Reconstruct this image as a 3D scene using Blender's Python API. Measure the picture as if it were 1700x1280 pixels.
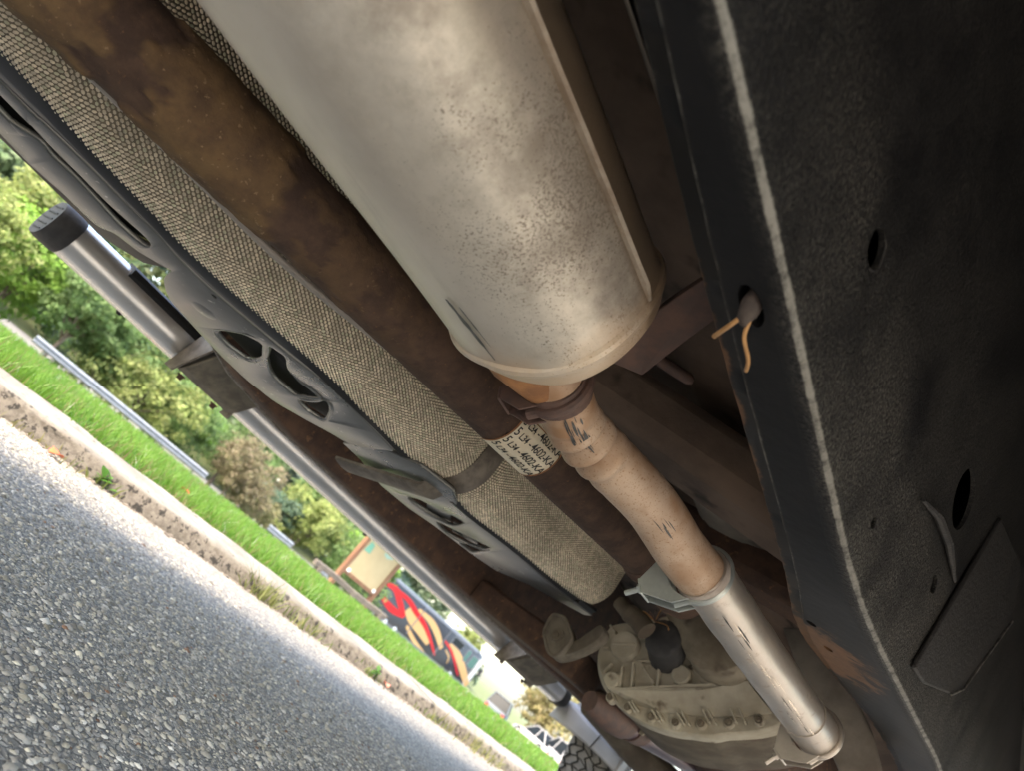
import bpy, bmesh, math, random
import numpy as np
from mathutils import Vector, Matrix, noise as mnoise

random.seed(7); rng = np.random.default_rng(7)
scene = bpy.context.scene
for o in list(bpy.data.objects): bpy.data.objects.remove(o)
COL = scene.collection
R = math.radians

# ---------------------------------------------------------------- camera
cam_d = bpy.data.cameras.new('camera'); cam = bpy.data.objects.new('camera', cam_d); COL.objects.link(cam)
cam_d.sensor_fit = 'HORIZONTAL'; cam_d.sensor_width = 36.0; cam_d.lens = 26.05
cam_d.clip_start = 0.01; cam_d.clip_end = 2000
c_right = Vector((0.66248916, 0.42369052, 0.61773332)); c_up = Vector((-0.26539513, -0.63840915, 0.72249511)); c_fwd = Vector((-0.70048094, 0.64258859, 0.31049374))
m3 = Matrix((c_right, c_up, -c_fwd)).transposed()
cam.matrix_world = Matrix.Translation((0, 0, 0.28)) @ m3.to_4x4()
cam_d.dof.use_dof = True; cam_d.dof.focus_distance = 0.85; cam_d.dof.aperture_fstop = 7.0
scene.camera = cam

# ---------------------------------------------------------------- sky, sun, exposure
SUN_EL, SUN_AZ = 55.0, 163.0          # azimuth measured from +Y towards +X (degrees)
world = bpy.data.worlds.new('World'); scene.world = world; world.use_nodes = True
wn = world.node_tree; bg = wn.nodes['Background']
sky = wn.nodes.new('ShaderNodeTexSky'); sky.sky_type = 'NISHITA'; sky.sun_disc = False
sky.sun_elevation = R(SUN_EL); sky.sun_rotation = R(SUN_AZ)
sky.air_density = 1.0; sky.dust_density = 3.0; sky.ozone_density = 1.0
wn.links.new(sky.outputs[0], bg.inputs[0]); bg.inputs[1].default_value = 0.15
sun_d = bpy.data.lights.new('sun', 'SUN'); sun_d.energy = 1.25; sun_d.angle = R(30); sun_d.color = (1.0, 0.95, 0.88)
sun = bpy.data.objects.new('sun', sun_d); COL.objects.link(sun)
sd = Vector((math.sin(R(SUN_AZ))*math.cos(R(SUN_EL)), math.cos(R(SUN_AZ))*math.cos(R(SUN_EL)), math.sin(R(SUN_EL))))
sun.rotation_euler = sd.to_track_quat('Z', 'Y').to_euler()
scene.view_settings.view_transform = 'Standard'; scene.view_settings.look = 'None'
scene.view_settings.gamma = 1.0; scene.view_settings.use_curve_mapping = False
scene.view_settings.exposure = 3.2
scene.view_settings.use_white_balance = True; scene.view_settings.white_balance_temperature = 7500; scene.view_settings.white_balance_tint = 10
scene.render.engine = 'CYCLES'
scene.cycles.max_bounces = 7; scene.cycles.diffuse_bounces = 4; scene.cycles.glossy_bounces = 3
scene.cycles.transparent_max_bounces = 8

# ---------------------------------------------------------------- measured outlines (metres)
FAB_EDGE=[(-0.9578,0.0459),(-0.9583,0.0762),(-0.9621,0.1143),(-0.9659,0.1577),(-0.9628,0.2137),(-0.9616,0.2632),(-0.9629,0.3157),(-0.9615,0.3875),(-0.9596,0.4299),(-0.9575,0.5177),(-0.9587,0.5947),(-0.9654,0.6782),(-0.963,0.7432),(-0.9584,0.8236)]
TRIM_OUT=[(-1.013,0.0688),(-1.005,0.1234),(-0.9998,0.1537),(-0.9962,0.1944),(-0.9976,0.2436),(-0.9922,0.2908),(-0.9991,0.3251),(-1.004,0.3818),(-0.9959,0.459),(-0.9935,0.4906),(-0.9875,0.5528),(-0.9762,0.6422),(-0.9724,0.6979),(-0.9813,0.7822)]
PLATE_REAR=[(-1.013,0.0688),(-1.005,0.1234),(-0.9998,0.1537),(-0.9962,0.1944),(-0.9976,0.2436),(-0.9922,0.2908),(-0.9991,0.3251),(-1.004,0.3818),(-0.9959,0.459),(-0.9935,0.4906),(-0.9875,0.5528),(-0.9762,0.6422),(-0.9724,0.6979),(-0.9813,0.7822),(-1.006,0.7949),(-1.092,0.8042),(-1.139,0.7647),(-1.21,0.7134),(-1.221,0.6577),(-1.221,0.5889),(-1.204,0.5224),(-1.167,0.4539),(-1.144,0.4101),(-1.101,0.3721),(-1.054,0.3529),(-1.041,0.3469),(-1.057,0.3283),(-1.082,0.3053),(-1.1,0.2815),(-1.125,0.267),(-1.125,0.2381),(-1.121,0.2068),(-1.129,0.1655),(-1.132,0.118)]
PLATE_SLOT=[(-1.036,0.0782),(-1.033,0.1172),(-1.035,0.1537),(-1.034,0.1927),(-1.033,0.2339),(-1.02,0.2941),(-1.045,0.3028),(-1.062,0.2654),(-1.058,0.2257),(-1.054,0.1864),(-1.056,0.1607),(-1.051,0.1393),(-1.071,0.112),(-1.074,0.0939)]
OUTER_FLANGE=[(-1.132,0.118),(-1.129,0.1655),(-1.121,0.2068),(-1.125,0.2381),(-1.125,0.267),(-1.1,0.2815),(-1.082,0.3053),(-1.057,0.3283),(-1.041,0.3469),(-1.041,0.3469),(-1.071,0.3507),(-1.122,0.3402),(-1.147,0.3053),(-1.162,0.2839),(-1.157,0.2519),(-1.159,0.2259),(-1.159,0.171),(-1.16,0.1295)]
OPEN_A=[(-1.127,0.4886),(-1.08,0.486),(-1.039,0.4935),(-1.029,0.5119),(-1.085,0.5516),(-1.134,0.5627),(-1.145,0.5424),(-1.146,0.5192)]
OPEN_B=[(-1.017,0.5105),(-1.004,0.5246),(-1.006,0.5408),(-1.039,0.5745),(-1.052,0.6065),(-1.045,0.6284),(-1.046,0.6521),(-1.08,0.663),(-1.111,0.6602),(-1.12,0.6351),(-1.117,0.6002),(-1.076,0.5546)]
OPEN_C=[(-1.115,0.6675),(-1.072,0.6637),(-1.039,0.6637),(-1.06,0.6951),(-1.105,0.7285),(-1.126,0.7142),(-1.13,0.6914)]
FRONT_IN=[(-0.9241,0.9008),(-0.9766,0.9897),(-0.9782,1.056),(-0.9718,1.184),(-0.9722,1.356),(-0.9597,1.552)]
FRONT_TRIM=[(-0.9642,0.9664),(-0.9696,1.043),(-0.96,1.165),(-0.9599,1.333),(-0.9476,1.534)]
PLATE_FRONT=[(-1.125,0.8094),(-1.006,0.7949),(-0.9433,0.8263),(-0.9241,0.9008),(-0.9766,0.9897),(-0.9782,1.056),(-0.9718,1.184),(-0.9722,1.356),(-0.9597,1.552),(-0.986,1.569),(-1.033,1.52),(-1.084,1.458),(-1.151,1.412),(-1.178,1.347),(-1.168,1.258),(-1.174,1.169),(-1.186,1.091),(-1.17,0.9797),(-1.133,0.8702)]
HOLES_FRONT_0=[(-1.096,0.8885),(-1.077,0.9005),(-1.05,0.9114),(-1.033,0.9218),(-1.045,0.939),(-1.064,0.9442),(-1.081,0.9359),(-1.091,0.9139)]
HOLES_FRONT_1=[(-1.129,1.009),(-1.093,0.999),(-1.076,1.009),(-1.134,1.08),(-1.144,1.066),(-1.141,1.038)]
HOLES_FRONT_2=[(-1.044,1.049),(-1.025,1.058),(-1.019,1.078),(-1.034,1.101),(-1.083,1.133),(-1.099,1.125)]
HOLES_FRONT_3=[(-1.146,1.131),(-1.119,1.129),(-1.106,1.145),(-1.15,1.198),(-1.158,1.181)]
HOLES_FRONT_4=[(-1.066,1.18),(-1.048,1.19),(-1.036,1.209),(-1.045,1.224),(-1.097,1.259),(-1.111,1.248)]
HOLES_FRONT_5=[(-1.16,1.249),(-1.136,1.252),(-1.123,1.269),(-1.157,1.312),(-1.17,1.301)]
CASE_RIM=[(-0.9252,0.5668),(-0.9299,0.5309),(-0.9206,0.4931),(-0.8977,0.4613),(-0.8651,0.4371),(-0.8384,0.4274),(-0.8107,0.4207),(-0.7765,0.419),(-0.7435,0.4225),(-0.7054,0.4319),(-0.6686,0.4462),(-0.6377,0.4627),(-0.6025,0.4808),(-0.5796,0.5025),(-0.5593,0.5179),(-0.5205,0.5503),(-0.4979,0.5847),(-0.5341,0.5992),(-0.5842,0.6155),(-0.6164,0.6393),(-0.7189,0.6761),(-0.8072,0.6624),(-0.8711,0.6101)]
CASE_UPPER=[(-0.9196,0.5647),(-0.9239,0.5309),(-0.9148,0.4949),(-0.8924,0.4647),(-0.8617,0.4428),(-0.8367,0.4352),(-0.8191,0.4417),(-0.7354,0.4948),(-0.655,0.549),(-0.6205,0.5794),(-0.5899,0.615),(-0.6209,0.6365),(-0.7158,0.6711),(-0.8038,0.6572),(-0.8674,0.605)]
CASE_SKIRT=[(-0.8359,0.4341),(-0.8191,0.4417),(-0.7351,0.4943),(-0.6547,0.5485),(-0.5864,0.6141),(-0.5205,0.5902),(-0.5375,0.5699),(-0.5858,0.5374),(-0.6336,0.5053),(-0.682,0.4759),(-0.7296,0.4567),(-0.7853,0.4408)]
CASE_BULGE=[(-0.8159,0.6591),(-0.7698,0.6702),(-0.7205,0.6786),(-0.6591,0.6584),(-0.6114,0.6361),(-0.5904,0.6209),(-0.5931,0.605),(-0.6073,0.588),(-0.6301,0.5747),(-0.6575,0.5681),(-0.6823,0.5715),(-0.7091,0.5873),(-0.7423,0.607),(-0.7767,0.6274)]
CASE_BOSS=[(-0.8585,0.5351)]
CASE_PLUGS=[(-0.8369,0.4553),(-0.7112,0.5497)]
CASE_BOLTS=[(-0.8257,0.4257),(-0.7792,0.4301),(-0.7236,0.4432),(-0.6734,0.463),(-0.6276,0.491),(-0.5825,0.5245),(-0.5358,0.5621),(-0.6182,0.6062),(-0.7065,0.5757)]
CASE_RIBS=[(-0.8094,0.5241),(-0.7504,0.5014),(-0.8191,0.5145),(-0.7889,0.468),(-0.7663,0.5445),(-0.7389,0.4958),(-0.835,0.4941),(-0.812,0.453),(-0.8119,0.5225),(-0.7347,0.5645),(-0.9189,0.5559),(-0.895,0.5478),(-0.9071,0.5015),(-0.8875,0.5119),(-0.8637,0.4604),(-0.8614,0.4877),(-0.8203,0.4433),(-0.6553,0.5494)]
CASE_SLOTS=[(-0.8228,0.4342),(-0.8057,0.4239),(-0.7792,0.4399),(-0.7565,0.4307),(-0.774,0.445),(-0.7513,0.4358),(-0.7269,0.4553),(-0.7007,0.4445),(-0.7206,0.4611),(-0.6964,0.4505),(-0.6789,0.4811),(-0.6549,0.4694),(-0.6717,0.4875),(-0.6453,0.4743),(-0.6351,0.5151),(-0.6123,0.5013),(-0.6281,0.5213),(-0.6002,0.5065),(-0.5896,0.5486),(-0.5681,0.5328),(-0.5757,0.5579),(-0.5528,0.5416)]
MOTOR=[(-0.7502,0.5791)]
ARM_GREY=[(-0.8573,0.5866),(-0.8309,0.5781),(-0.7967,0.5748),(-0.7651,0.5642)]
BUS_BODY=[(36.26,1.49),(36.32,-0.7718),(49.28,1.756),(50.06,-0.8737)]
BUS_RED_0=[(36.13,0.8934),(37.09,0.9784),(38.23,0.5089),(39.39,-0.0365)]
BUS_RED_1=[(36.58,0.0537),(37.94,-0.1172),(39.35,-0.0016)]
BUS_RED_2=[(37.14,1.008),(38.7,1.007),(39.98,0.7547),(41.51,0.4851),(42.94,0.0087),(44.46,-0.6433)]
BUS_RED_3=[(44.4,0.5593),(45.91,0.2444),(48.12,-0.7269)]
BUS_TAN_0=[(39.18,0.5608),(40.12,0.3517),(41.55,0.1471),(43.17,-0.2418)]
BUS_TAN_1=[(40.16,-0.3404),(41.81,-0.8019),(43.73,-1.057)]
BUS_TAN_2=[(40.07,0.9829),(41.7,0.9495),(43.17,0.6138),(44.63,-0.0088)]
BUS_TAN_3=[(45.1,0.5987),(46.99,0.265),(49.8,-0.8591)]
BUS_TAN_4=[(45.11,0.1065),(45.91,-0.1302),(46.18,-0.5607)]
BUS_WIN=[(45.03,0.8131),(45.05,1.45),(46.59,1.47),(46.68,0.7457)]
BUS_WIN2=[(48.28,0.2417),(48.1,1.053),(49.07,1.129),(49.36,0.2292)]
BUS_WIN3=[(47.46,0.424),(47.36,1.081),(47.75,1.139),(47.89,0.441)]
KIOSK=[(17.95,0.1532),(17.88,1.473),(19.76,0.3749),(19.89,1.581),(17.21,-0.2361),(20.22,-0.0308),(17.96,-0.0272),(19.73,0.1355)]
KIOSK_MAP=[(18.06,0.9615),(18.11,1.365),(18.34,1.324),(18.4,0.9825)]
KIOSK_MAP2=[(18.93,1.186),(18.95,1.515),(19.4,1.539),(19.26,1.262)]
RAIL_HOLES=[(0.3717,0.6596),(0.634,0.5931),(0.8992,0.6791),(0.841,0.7643)]
RAIL_PLATE=[(1.007,0.8519),(0.9725,0.6014),(1.052,0.6157),(1.217,0.6727),(1.278,0.7094),(1.389,0.8905),(1.27,0.931)]
RAIL_RIM=[(0.7328,0.6701),(0.7642,0.7153),(0.9616,0.7299),(0.6991,0.7081),(0.7609,0.7626),(0.9271,0.8008),(0.9986,0.7898)]
WIREHOLE=[(-0.2429,0.3391),(-0.2723,0.359),(-0.2531,0.3448),(-0.2473,0.3842),(-0.2453,0.3527),(-0.2389,0.3479),(-0.2427,0.3246)]
HEAT_PANEL=[(-0.5754,0.7437),(-0.5191,0.773),(-0.4362,0.7275),(-0.3398,0.6454),(-0.2898,0.5828),(-0.3455,0.5426),(-0.4454,0.6259)]
LUG=[(-0.9545,0.4745),(-0.942,0.4834),(-0.9244,0.4862),(-0.9005,0.4732),(-0.8819,0.4584),(-0.8811,0.4369),(-0.8841,0.4176),(-0.8909,0.4078),(-0.909,0.4086),(-0.9289,0.4223),(-0.9489,0.4403)]
LUG_ARM=[(-0.9073,0.4076),(-0.893,0.414),(-0.8751,0.4314),(-0.855,0.4586),(-0.8407,0.4876),(-0.8385,0.5111),(-0.8539,0.5205),(-0.8674,0.4899),(-0.8829,0.4617),(-0.9055,0.4629),(-0.9121,0.4289),(-0.9232,0.4107)]
TROUGH_0=[(-1.129,1.009),(-1.093,0.999),(-1.074,1.003),(-1.04,1.037),(-1.019,1.078),(-1.034,1.101),(-1.088,1.136),(-1.121,1.119),(-1.14,1.085),(-1.143,1.044)]
TROUGH_1=[(-1.146,1.131),(-1.109,1.147),(-1.071,1.183),(-1.036,1.209),(-1.046,1.226),(-1.105,1.266),(-1.146,1.244),(-1.165,1.2)]
TROUGH_2=[(-1.16,1.249),(-1.134,1.25),(-1.095,1.252),(-1.054,1.233),(-1.065,1.248),(-1.111,1.281),(-1.16,1.314),(-1.172,1.298)]
SHEEN_0=[(-1.063,0.9934),(-1.03,1.03),(-1.113,1.143),(-1.145,1.096)]
SHEEN_1=[(-1.099,1.136),(-1.06,1.171),(-1.125,1.269),(-1.162,1.216)]
# ---------------------------------------------------------------- helpers
class MB:
    def __init__(s): s.v = []; s.f = []; s.uv = None
    def add(s, v, f):
        b = len(s.v); s.v += [tuple(p) for p in v]; s.f += [tuple(i+b for i in q) for q in f]; return s
    def build(s, name, mat, parent=None, smooth=True, angle=35, bevel=0, uvs=None):
        me = bpy.data.meshes.new(name); me.from_pydata(s.v, [], s.f); me.update()
        return finish(name, me, mat, parent, smooth, angle, bevel)

def finish(name, me, mat, parent=None, smooth=True, angle=35, bevel=0, recalc=True):
    if recalc:
        bm = bmesh.new(); bm.from_mesh(me); bmesh.ops.recalc_face_normals(bm, faces=bm.faces); bm.to_mesh(me); bm.free()
    if mat: me.materials.append(mat)
    if smooth:
        me.shade_smooth(); me.set_sharp_from_angle(angle=R(angle))
    o = bpy.data.objects.new(name, me); COL.objects.link(o)
    if parent is not None: adopt(o, parent)
    if bevel:
        m = o.modifiers.new('bevel', 'BEVEL'); m.width = bevel; m.segments = 2; m.limit_method = 'ANGLE'; m.angle_limit = R(40)
    return o

def adopt(o, parent):
    o.parent = parent; b = Vector(parent.location)      # every parent's world matrix is a pure translation by its location
    o.matrix_parent_inverse = Matrix.Translation(-b) if b.length else Matrix()
    return o
def thing(name, label, cat, loc=(0, 0, 0), group=None):
    e = bpy.data.objects.new(name, None); COL.objects.link(e); e.location = loc; e.empty_display_size = .1
    return tag(e, label, cat, group)
def tag(o, label=None, cat=None, group=None, kind=None):
    if label: o['label'] = label
    if cat: o['category'] = cat
    if group: o['group'] = group
    if kind: o['kind'] = kind
    return o
def copy_tree(o, parent=None):
    c = o.copy(); COL.objects.link(c); c.parent = parent
    for ch in list(o.children): copy_tree(ch, c)
    return c

def box(x0, x1, y0, y1, z0, z1):
    v = [(x, y, z) for z in (z0, z1) for y in (y0, y1) for x in (x0, x1)]
    return v, [(0,2,3,1),(4,5,7,6),(0,1,5,4),(2,6,7,3),(0,4,6,2),(1,3,7,5)]
def frames(pts):
    pts = [Vector(p) for p in pts]; T = []
    for i in range(len(pts)):
        a = pts[max(i-1, 0)]; b = pts[min(i+1, len(pts)-1)]; T.append((b-a).normalized())
    n = T[0].orthogonal().normalized(); out = []
    for i, t in enumerate(T):
        n = (n - t*n.dot(t)).normalized(); out.append((pts[i], t, n, t.cross(n)))
    return out
def tube(pts, r, n=20, cap=True, rfun=None):
    fr = frames(pts); v = []; f = []
    for i, (p, t, a, b) in enumerate(fr):
        ri = r[i] if isinstance(r, (list, tuple)) else r
        for k in range(n):
            th = 2*math.pi*k/n; rr = ri if rfun is None else ri + rfun(i, th)
            v.append(tuple(p + a*(rr*math.cos(th)) + b*(rr*math.sin(th))))
    m = len(fr)
    for i in range(m-1):
        for k in range(n):
            f.append((i*n+k, i*n+(k+1) % n, (i+1)*n+(k+1) % n, (i+1)*n+k))
    if cap: f.append(tuple(range(n-1, -1, -1))); f.append(tuple((m-1)*n+k for k in range(n)))
    return v, f
def loft(rings, closed=True, cap=True):
    n = len(rings[0]); v = [p for r_ in rings for p in r_]; f = []
    for i in range(len(rings)-1):
        for k in range(n if closed else n-1):
            f.append((i*n+k, i*n+(k+1) % n, (i+1)*n+(k+1) % n, (i+1)*n+k))
    if cap and closed: f.append(tuple(range(n-1, -1, -1))); f.append(tuple((len(rings)-1)*n+k for k in range(n)))
    return v, f
def prism(poly, off):
    off = Vector(off); n = len(poly); a = [Vector(p) for p in poly]; v = [tuple(p) for p in a] + [tuple(p+off) for p in a]
    return v, [tuple(range(n)), tuple(range(2*n-1, n-1, -1))] + [(k, (k+1) % n, n+(k+1) % n, n+k) for k in range(n)]
def hexbolt(c, axis, r, hgt):
    c = Vector(c); ax = Vector(axis).normalized()
    mb = MB(); mb.add(*tube([c, c+ax*hgt*.3], r*1.35, 16)); mb.add(*tube([c+ax*hgt*.3, c+ax*hgt*.9, c+ax*hgt], [r, r, r*.85], 6)); return mb
def dense(pts, m):
    """catmull-rom resample"""
    P = [Vector(p) for p in pts]; out = []
    for i in range(len(P)-1):
        p0 = P[max(i-1, 0)]; p1 = P[i]; p2 = P[i+1]; p3 = P[min(i+2, len(P)-1)]
        for k in range(m):
            t = k/m
            out.append(.5*((2*p1)+(p2-p0)*t+(2*p0-5*p1+4*p2-p3)*t*t+(3*p1-p0-3*p2+p3)*t**3))
    out.append(P[-1]); return out
def interp(tab, x):
    if x <= tab[0][0]: return tab[0][1]
    for (a, b), (c, d) in zip(tab, tab[1:]):
        if x <= c:
            t = (x-a)/(c-a); t = t*t*(3-2*t) if False else t
            return b+(d-b)*t
    return tab[-1][1]
def sheet2d(name, outer, holes, thick, bevel, warp, mat, parent, smoothpoly=True):
    """flat plate with real openings (2D curve fill) laid onto a surface by warp(x,y,z)"""
    cu = bpy.data.curves.new(name, 'CURVE'); cu.dimensions = '2D'; cu.fill_mode = 'BOTH'; cu.extrude = thick/2; cu.bevel_depth = bevel; cu.bevel_resolution = 2
    for ip, pl in enumerate([outer]+holes):
        if smoothpoly is True or (smoothpoly == 'holes' and ip):
            q = [Vector((x, y, 0)) for x, y in pl]; q = [q[-1]]+q+[q[0], q[1]]
            d = dense(q, 5); pl2 = [(p.x, p.y) for p in d[5:-5-1]]
        else: pl2 = pl
        sp = cu.splines.new('POLY'); sp.points.add(len(pl2)-1); sp.use_cyclic_u = True
        for i, p in enumerate(pl2): sp.points[i].co = (p[0], p[1], 0, 1)
    return curve_mesh(name, cu, warp, mat, parent)
def curve_mesh(name, cu, warp, mat, parent, smooth=True):
    tmp = bpy.data.objects.new('tmp', cu); COL.objects.link(tmp)
    dg = bpy.context.evaluated_depsgraph_get(); me = bpy.data.meshes.new_from_object(tmp.evaluated_get(dg), depsgraph=dg)
    bpy.data.objects.remove(tmp); bpy.data.curves.remove(cu)
    me.materials.clear(); me.name = name
    if warp:
        for v in me.vertices: v.co = warp(*v.co)
    bm = bmesh.new(); bm.from_mesh(me); bmesh.ops.remove_doubles(bm, verts=bm.verts, dist=1e-5)
    bmesh.ops.recalc_face_normals(bm, faces=bm.faces); bm.to_mesh(me); bm.free()
    return finish(name, me, mat, parent, smooth, 40, recalc=False)
def cut(o, cutters):
    """boolean the cutters out of o and bake"""
    for c in cutters:
        m = o.modifiers.new('cut', 'BOOLEAN'); m.object = c; m.operation = 'DIFFERENCE'; m.solver = 'EXACT'
    dg = bpy.context.evaluated_depsgraph_get(); me = bpy.data.meshes.new_from_object(o.evaluated_get(dg), depsgraph=dg)
    o.modifiers.clear(); o.data = me
    for c in cutters: bpy.data.objects.remove(c)

def mesh_np(name, verts, loops, loop_start, mat, parent=None, cols=None, smooth=False):
    me = bpy.data.meshes.new(name)
    me.vertices.add(len(verts)); me.vertices.foreach_set('co', np.asarray(verts, np.float32).ravel())
    me.loops.add(len(loops)); me.loops.foreach_set('vertex_index', np.asarray(loops, np.int32))
    me.polygons.add(len(loop_start)); me.polygons.foreach_set('loop_start', np.asarray(loop_start, np.int32))
    if smooth: me.polygons.foreach_set('use_smooth', np.ones(len(loop_start), bool))
    me.update(calc_edges=True); me.validate()
    if cols is not None:
        at = me.color_attributes.new('Col', 'FLOAT_COLOR', 'POINT')
        c4 = np.ones((len(verts), 4), np.float32); c4[:, :3] = cols; at.data.foreach_set('color', c4.ravel())
    me.materials.append(mat)
    o = bpy.data.objects.new(name, me); COL.objects.link(o)
    if parent is not None: adopt(o, parent)
    return o
def stamp(base_v, tris, M, T, cols):
    """instances of a small tri mesh baked to arrays. M (n,3,3), T (n,3), cols (n,3)"""
    bv = np.asarray(base_v, float); n = len(T); k = len(bv)
    V = np.einsum('nij,kj->nki', M, bv)+T[:, None, :]
    t = np.asarray(tris); L = (t[None]+(np.arange(n)*k)[:, None, None]).reshape(-1)
    return V.reshape(-1, 3), L, np.arange(0, len(L), 3), np.repeat(cols, k, axis=0)

# ---------------------------------------------------------------- materials
def new_mat(name):
    m = bpy.data.materials.new(name); m.use_nodes = True; nt = m.node_tree; return m, nt, nt.nodes['Principled BSDF']
def N(nt, t, **k):
    n = nt.nodes.new(t)
    for a, b in k.items():
        if a.startswith('i_'):
            key = a[2:]; key = int(key) if key.isdigit() else key.replace('_', ' ')
            n.inputs[key].default_value = b
        else: setattr(n, a, b)
    return n
def rgb(c): return (c[0], c[1], c[2], 1)
def ramp(nt, fac, stops, inter='LINEAR'):
    r_ = N(nt, 'ShaderNodeValToRGB'); r_.color_ramp.interpolation = inter
    e = r_.color_ramp.elements
    while len(e) < len(stops): e.new(.5)
    for i, (p, c) in enumerate(stops): e[i].position = p; e[i].color = rgb(c) if len(c) == 3 else c
    nt.links.new(fac, r_.inputs[0]); return r_.outputs[0]
def noise(nt, scale, detail=5, rough=.6, dist=0, stretch=None):
    tc = N(nt, 'ShaderNodeTexCoord'); src = tc.outputs['Object']
    if stretch:
        mp = N(nt, 'ShaderNodeMapping'); mp.inputs['Scale'].default_value = stretch; nt.links.new(src, mp.inputs[0]); src = mp.outputs[0]
    n = N(nt, 'ShaderNodeTexNoise', i_Scale=scale, i_Detail=detail, i_Roughness=rough, i_Distortion=dist); nt.links.new(src, n.inputs['Vector']); return n.outputs['Fac']
def mix(nt, fac, a, b, typ='MIX'):
    m = N(nt, 'ShaderNodeMix', data_type='RGBA', blend_type=typ)
    for s, v in ((m.inputs['Factor'], fac), (m.inputs['A'], a), (m.inputs['B'], b)):
        if isinstance(v, (int, float)): s.default_value = v
        elif isinstance(v, tuple): s.default_value = rgb(v)
        else: nt.links.new(v, s)
    return m.outputs['Result']
def step(nt, v, lo, hi):
    m = N(nt, 'ShaderNodeMapRange', interpolation_type='SMOOTHSTEP'); m.inputs[1].default_value = lo; m.inputs[2].default_value = hi; nt.links.new(v, m.inputs[0]); return m.outputs[0]
def mth(nt, op, a, b=None):
    m = N(nt, 'ShaderNodeMath', operation=op)
    for i, v in enumerate((a, b)):
        if v is None: continue
        if isinstance(v, (int, float)): m.inputs[i].default_value = v
        else: nt.links.new(v, m.inputs[i])
    return m.outputs[0]
def bump(nt, bs, h, strength=.3, dist=.002):
    b = N(nt, 'ShaderNodeBump'); b.inputs['Strength'].default_value = strength; b.inputs['Distance'].default_value = dist
    nt.links.new(h, b.inputs['Height']); nt.links.new(b.outputs[0], bs.inputs['Normal'])
def grime(name, c1, c2, scale=8, rough=(.5, .75), metal=0.0, spots=None, bmp=None, stretch=None, lo=.35, hi=.65, spots2=None):
    """two-tone mottled surface with optional spots (colour, scale, lo, hi) and bump (scale,strength,dist)"""
    m, nt, bs = new_mat(name)
    f = noise(nt, scale, 5, .62, 0, stretch); s = step(nt, f, lo, hi); c = mix(nt, s, c1, c2)
    rr = N(nt, 'ShaderNodeMapRange'); rr.inputs[3].default_value = rough[0]; rr.inputs[4].default_value = rough[1]; nt.links.new(f, rr.inputs[0]); ro = rr.outputs[0]
    mt = None
    for sp in (spots, spots2):
        if sp:
            g = step(nt, noise(nt, sp[1], 3, .6), sp[2], sp[3]); c = mix(nt, g, c, sp[0])
            if metal and mt is None: mt = mth(nt, 'MULTIPLY', mth(nt, 'SUBTRACT', 1.0, g), metal)
    nt.links.new(c, bs.inputs['Base Color']); nt.links.new(ro, bs.inputs['Roughness'])
    if mt is not None: nt.links.new(mt, bs.inputs['Metallic'])
    else: bs.inputs['Metallic'].default_value = metal
    if bmp: bump(nt, bs, noise(nt, bmp[0], 3, .65), bmp[1], bmp[2])
    return m
def plain(name, c, rough=.5, metal=0, emit=None):
    m, nt, bs = new_mat(name); bs.inputs['Base Color'].default_value = rgb(c); bs.inputs['Roughness'].default_value = rough; bs.inputs['Metallic'].default_value = metal
    return m
def attr_mat(name, rough=.7, trans=0.0, bmp=None, objtint=False, spec=.5):
    m, nt, bs = new_mat(name); a = N(nt, 'ShaderNodeAttribute', attribute_name='Col'); c = a.outputs['Color']
    if objtint:
        oi = N(nt, 'ShaderNodeObjectInfo'); c = mix(nt, 1.0, c, oi.outputs['Color'], 'MULTIPLY')
    nt.links.new(c, bs.inputs['Base Color']); bs.inputs['Roughness'].default_value = rough; bs.inputs['Specular IOR Level'].default_value = spec
    if trans:
        out = nt.nodes['Material Output']; tr = N(nt, 'ShaderNodeBsdfTranslucent'); mx = N(nt, 'ShaderNodeMixShader'); mx.inputs[0].default_value = trans
        nt.links.new(c, tr.inputs[0]); nt.links.new(bs.outputs[0], mx.inputs[1]); nt.links.new(tr.outputs[0], mx.inputs[2]); nt.links.new(mx.outputs[0], out.inputs[0])
    if bmp: bump(nt, bs, noise(nt, bmp[0], 3, .65), bmp[1], bmp[2])
    return m
# ================================================================= the setting
def asphalt_mat(name, near=True):
    m, nt, bs = new_mat(name)
    tc = N(nt, 'ShaderNodeTexCoord')
    vo = N(nt, 'ShaderNodeTexVoronoi', i_Scale=95.0 if near else 60.0); nt.links.new(tc.outputs['Object'], vo.inputs['Vector'])
    ve = N(nt, 'ShaderNodeTexVoronoi', feature='DISTANCE_TO_EDGE', i_Scale=95.0 if near else 60.0); nt.links.new(tc.outputs['Object'], ve.inputs['Vector'])
    sep = N(nt, 'ShaderNodeSeparateColor'); nt.links.new(vo.outputs['Color'], sep.inputs[0])
    c = ramp(nt, sep.outputs[0], [(0, (.13, .119, .10)), (.45, (.29, .265, .22)), (.8, (.42, .385, .325)), (1, (.3, .23, .16))])
    e = step(nt, ve.outputs[0], .02, .14); c = mix(nt, e, (.06, .057, .052), c)
    big = step(nt, noise(nt, 1.3, 4, .6), .3, .7); c = mix(nt, mth(nt, 'MULTIPLY', big, .3), c, (.30, .28, .245))
    nt.links.new(c, bs.inputs['Base Color']); bs.inputs['Roughness'].default_value = .82
    hh = mth(nt, 'ADD', e, mth(nt, 'MULTIPLY', noise(nt, 300, 3), .5)); bump(nt, bs, hh, .8, .004)
    return m
M_ASPH = asphalt_mat('asphalt'); M_ROAD = grime('far_road', (.08, .078, .076), (.11, .108, .103), 1.5, (.95, 1.0))
M_STONE = attr_mat('asphalt_stone', .8, bmp=(260, .35, .001))

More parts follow.
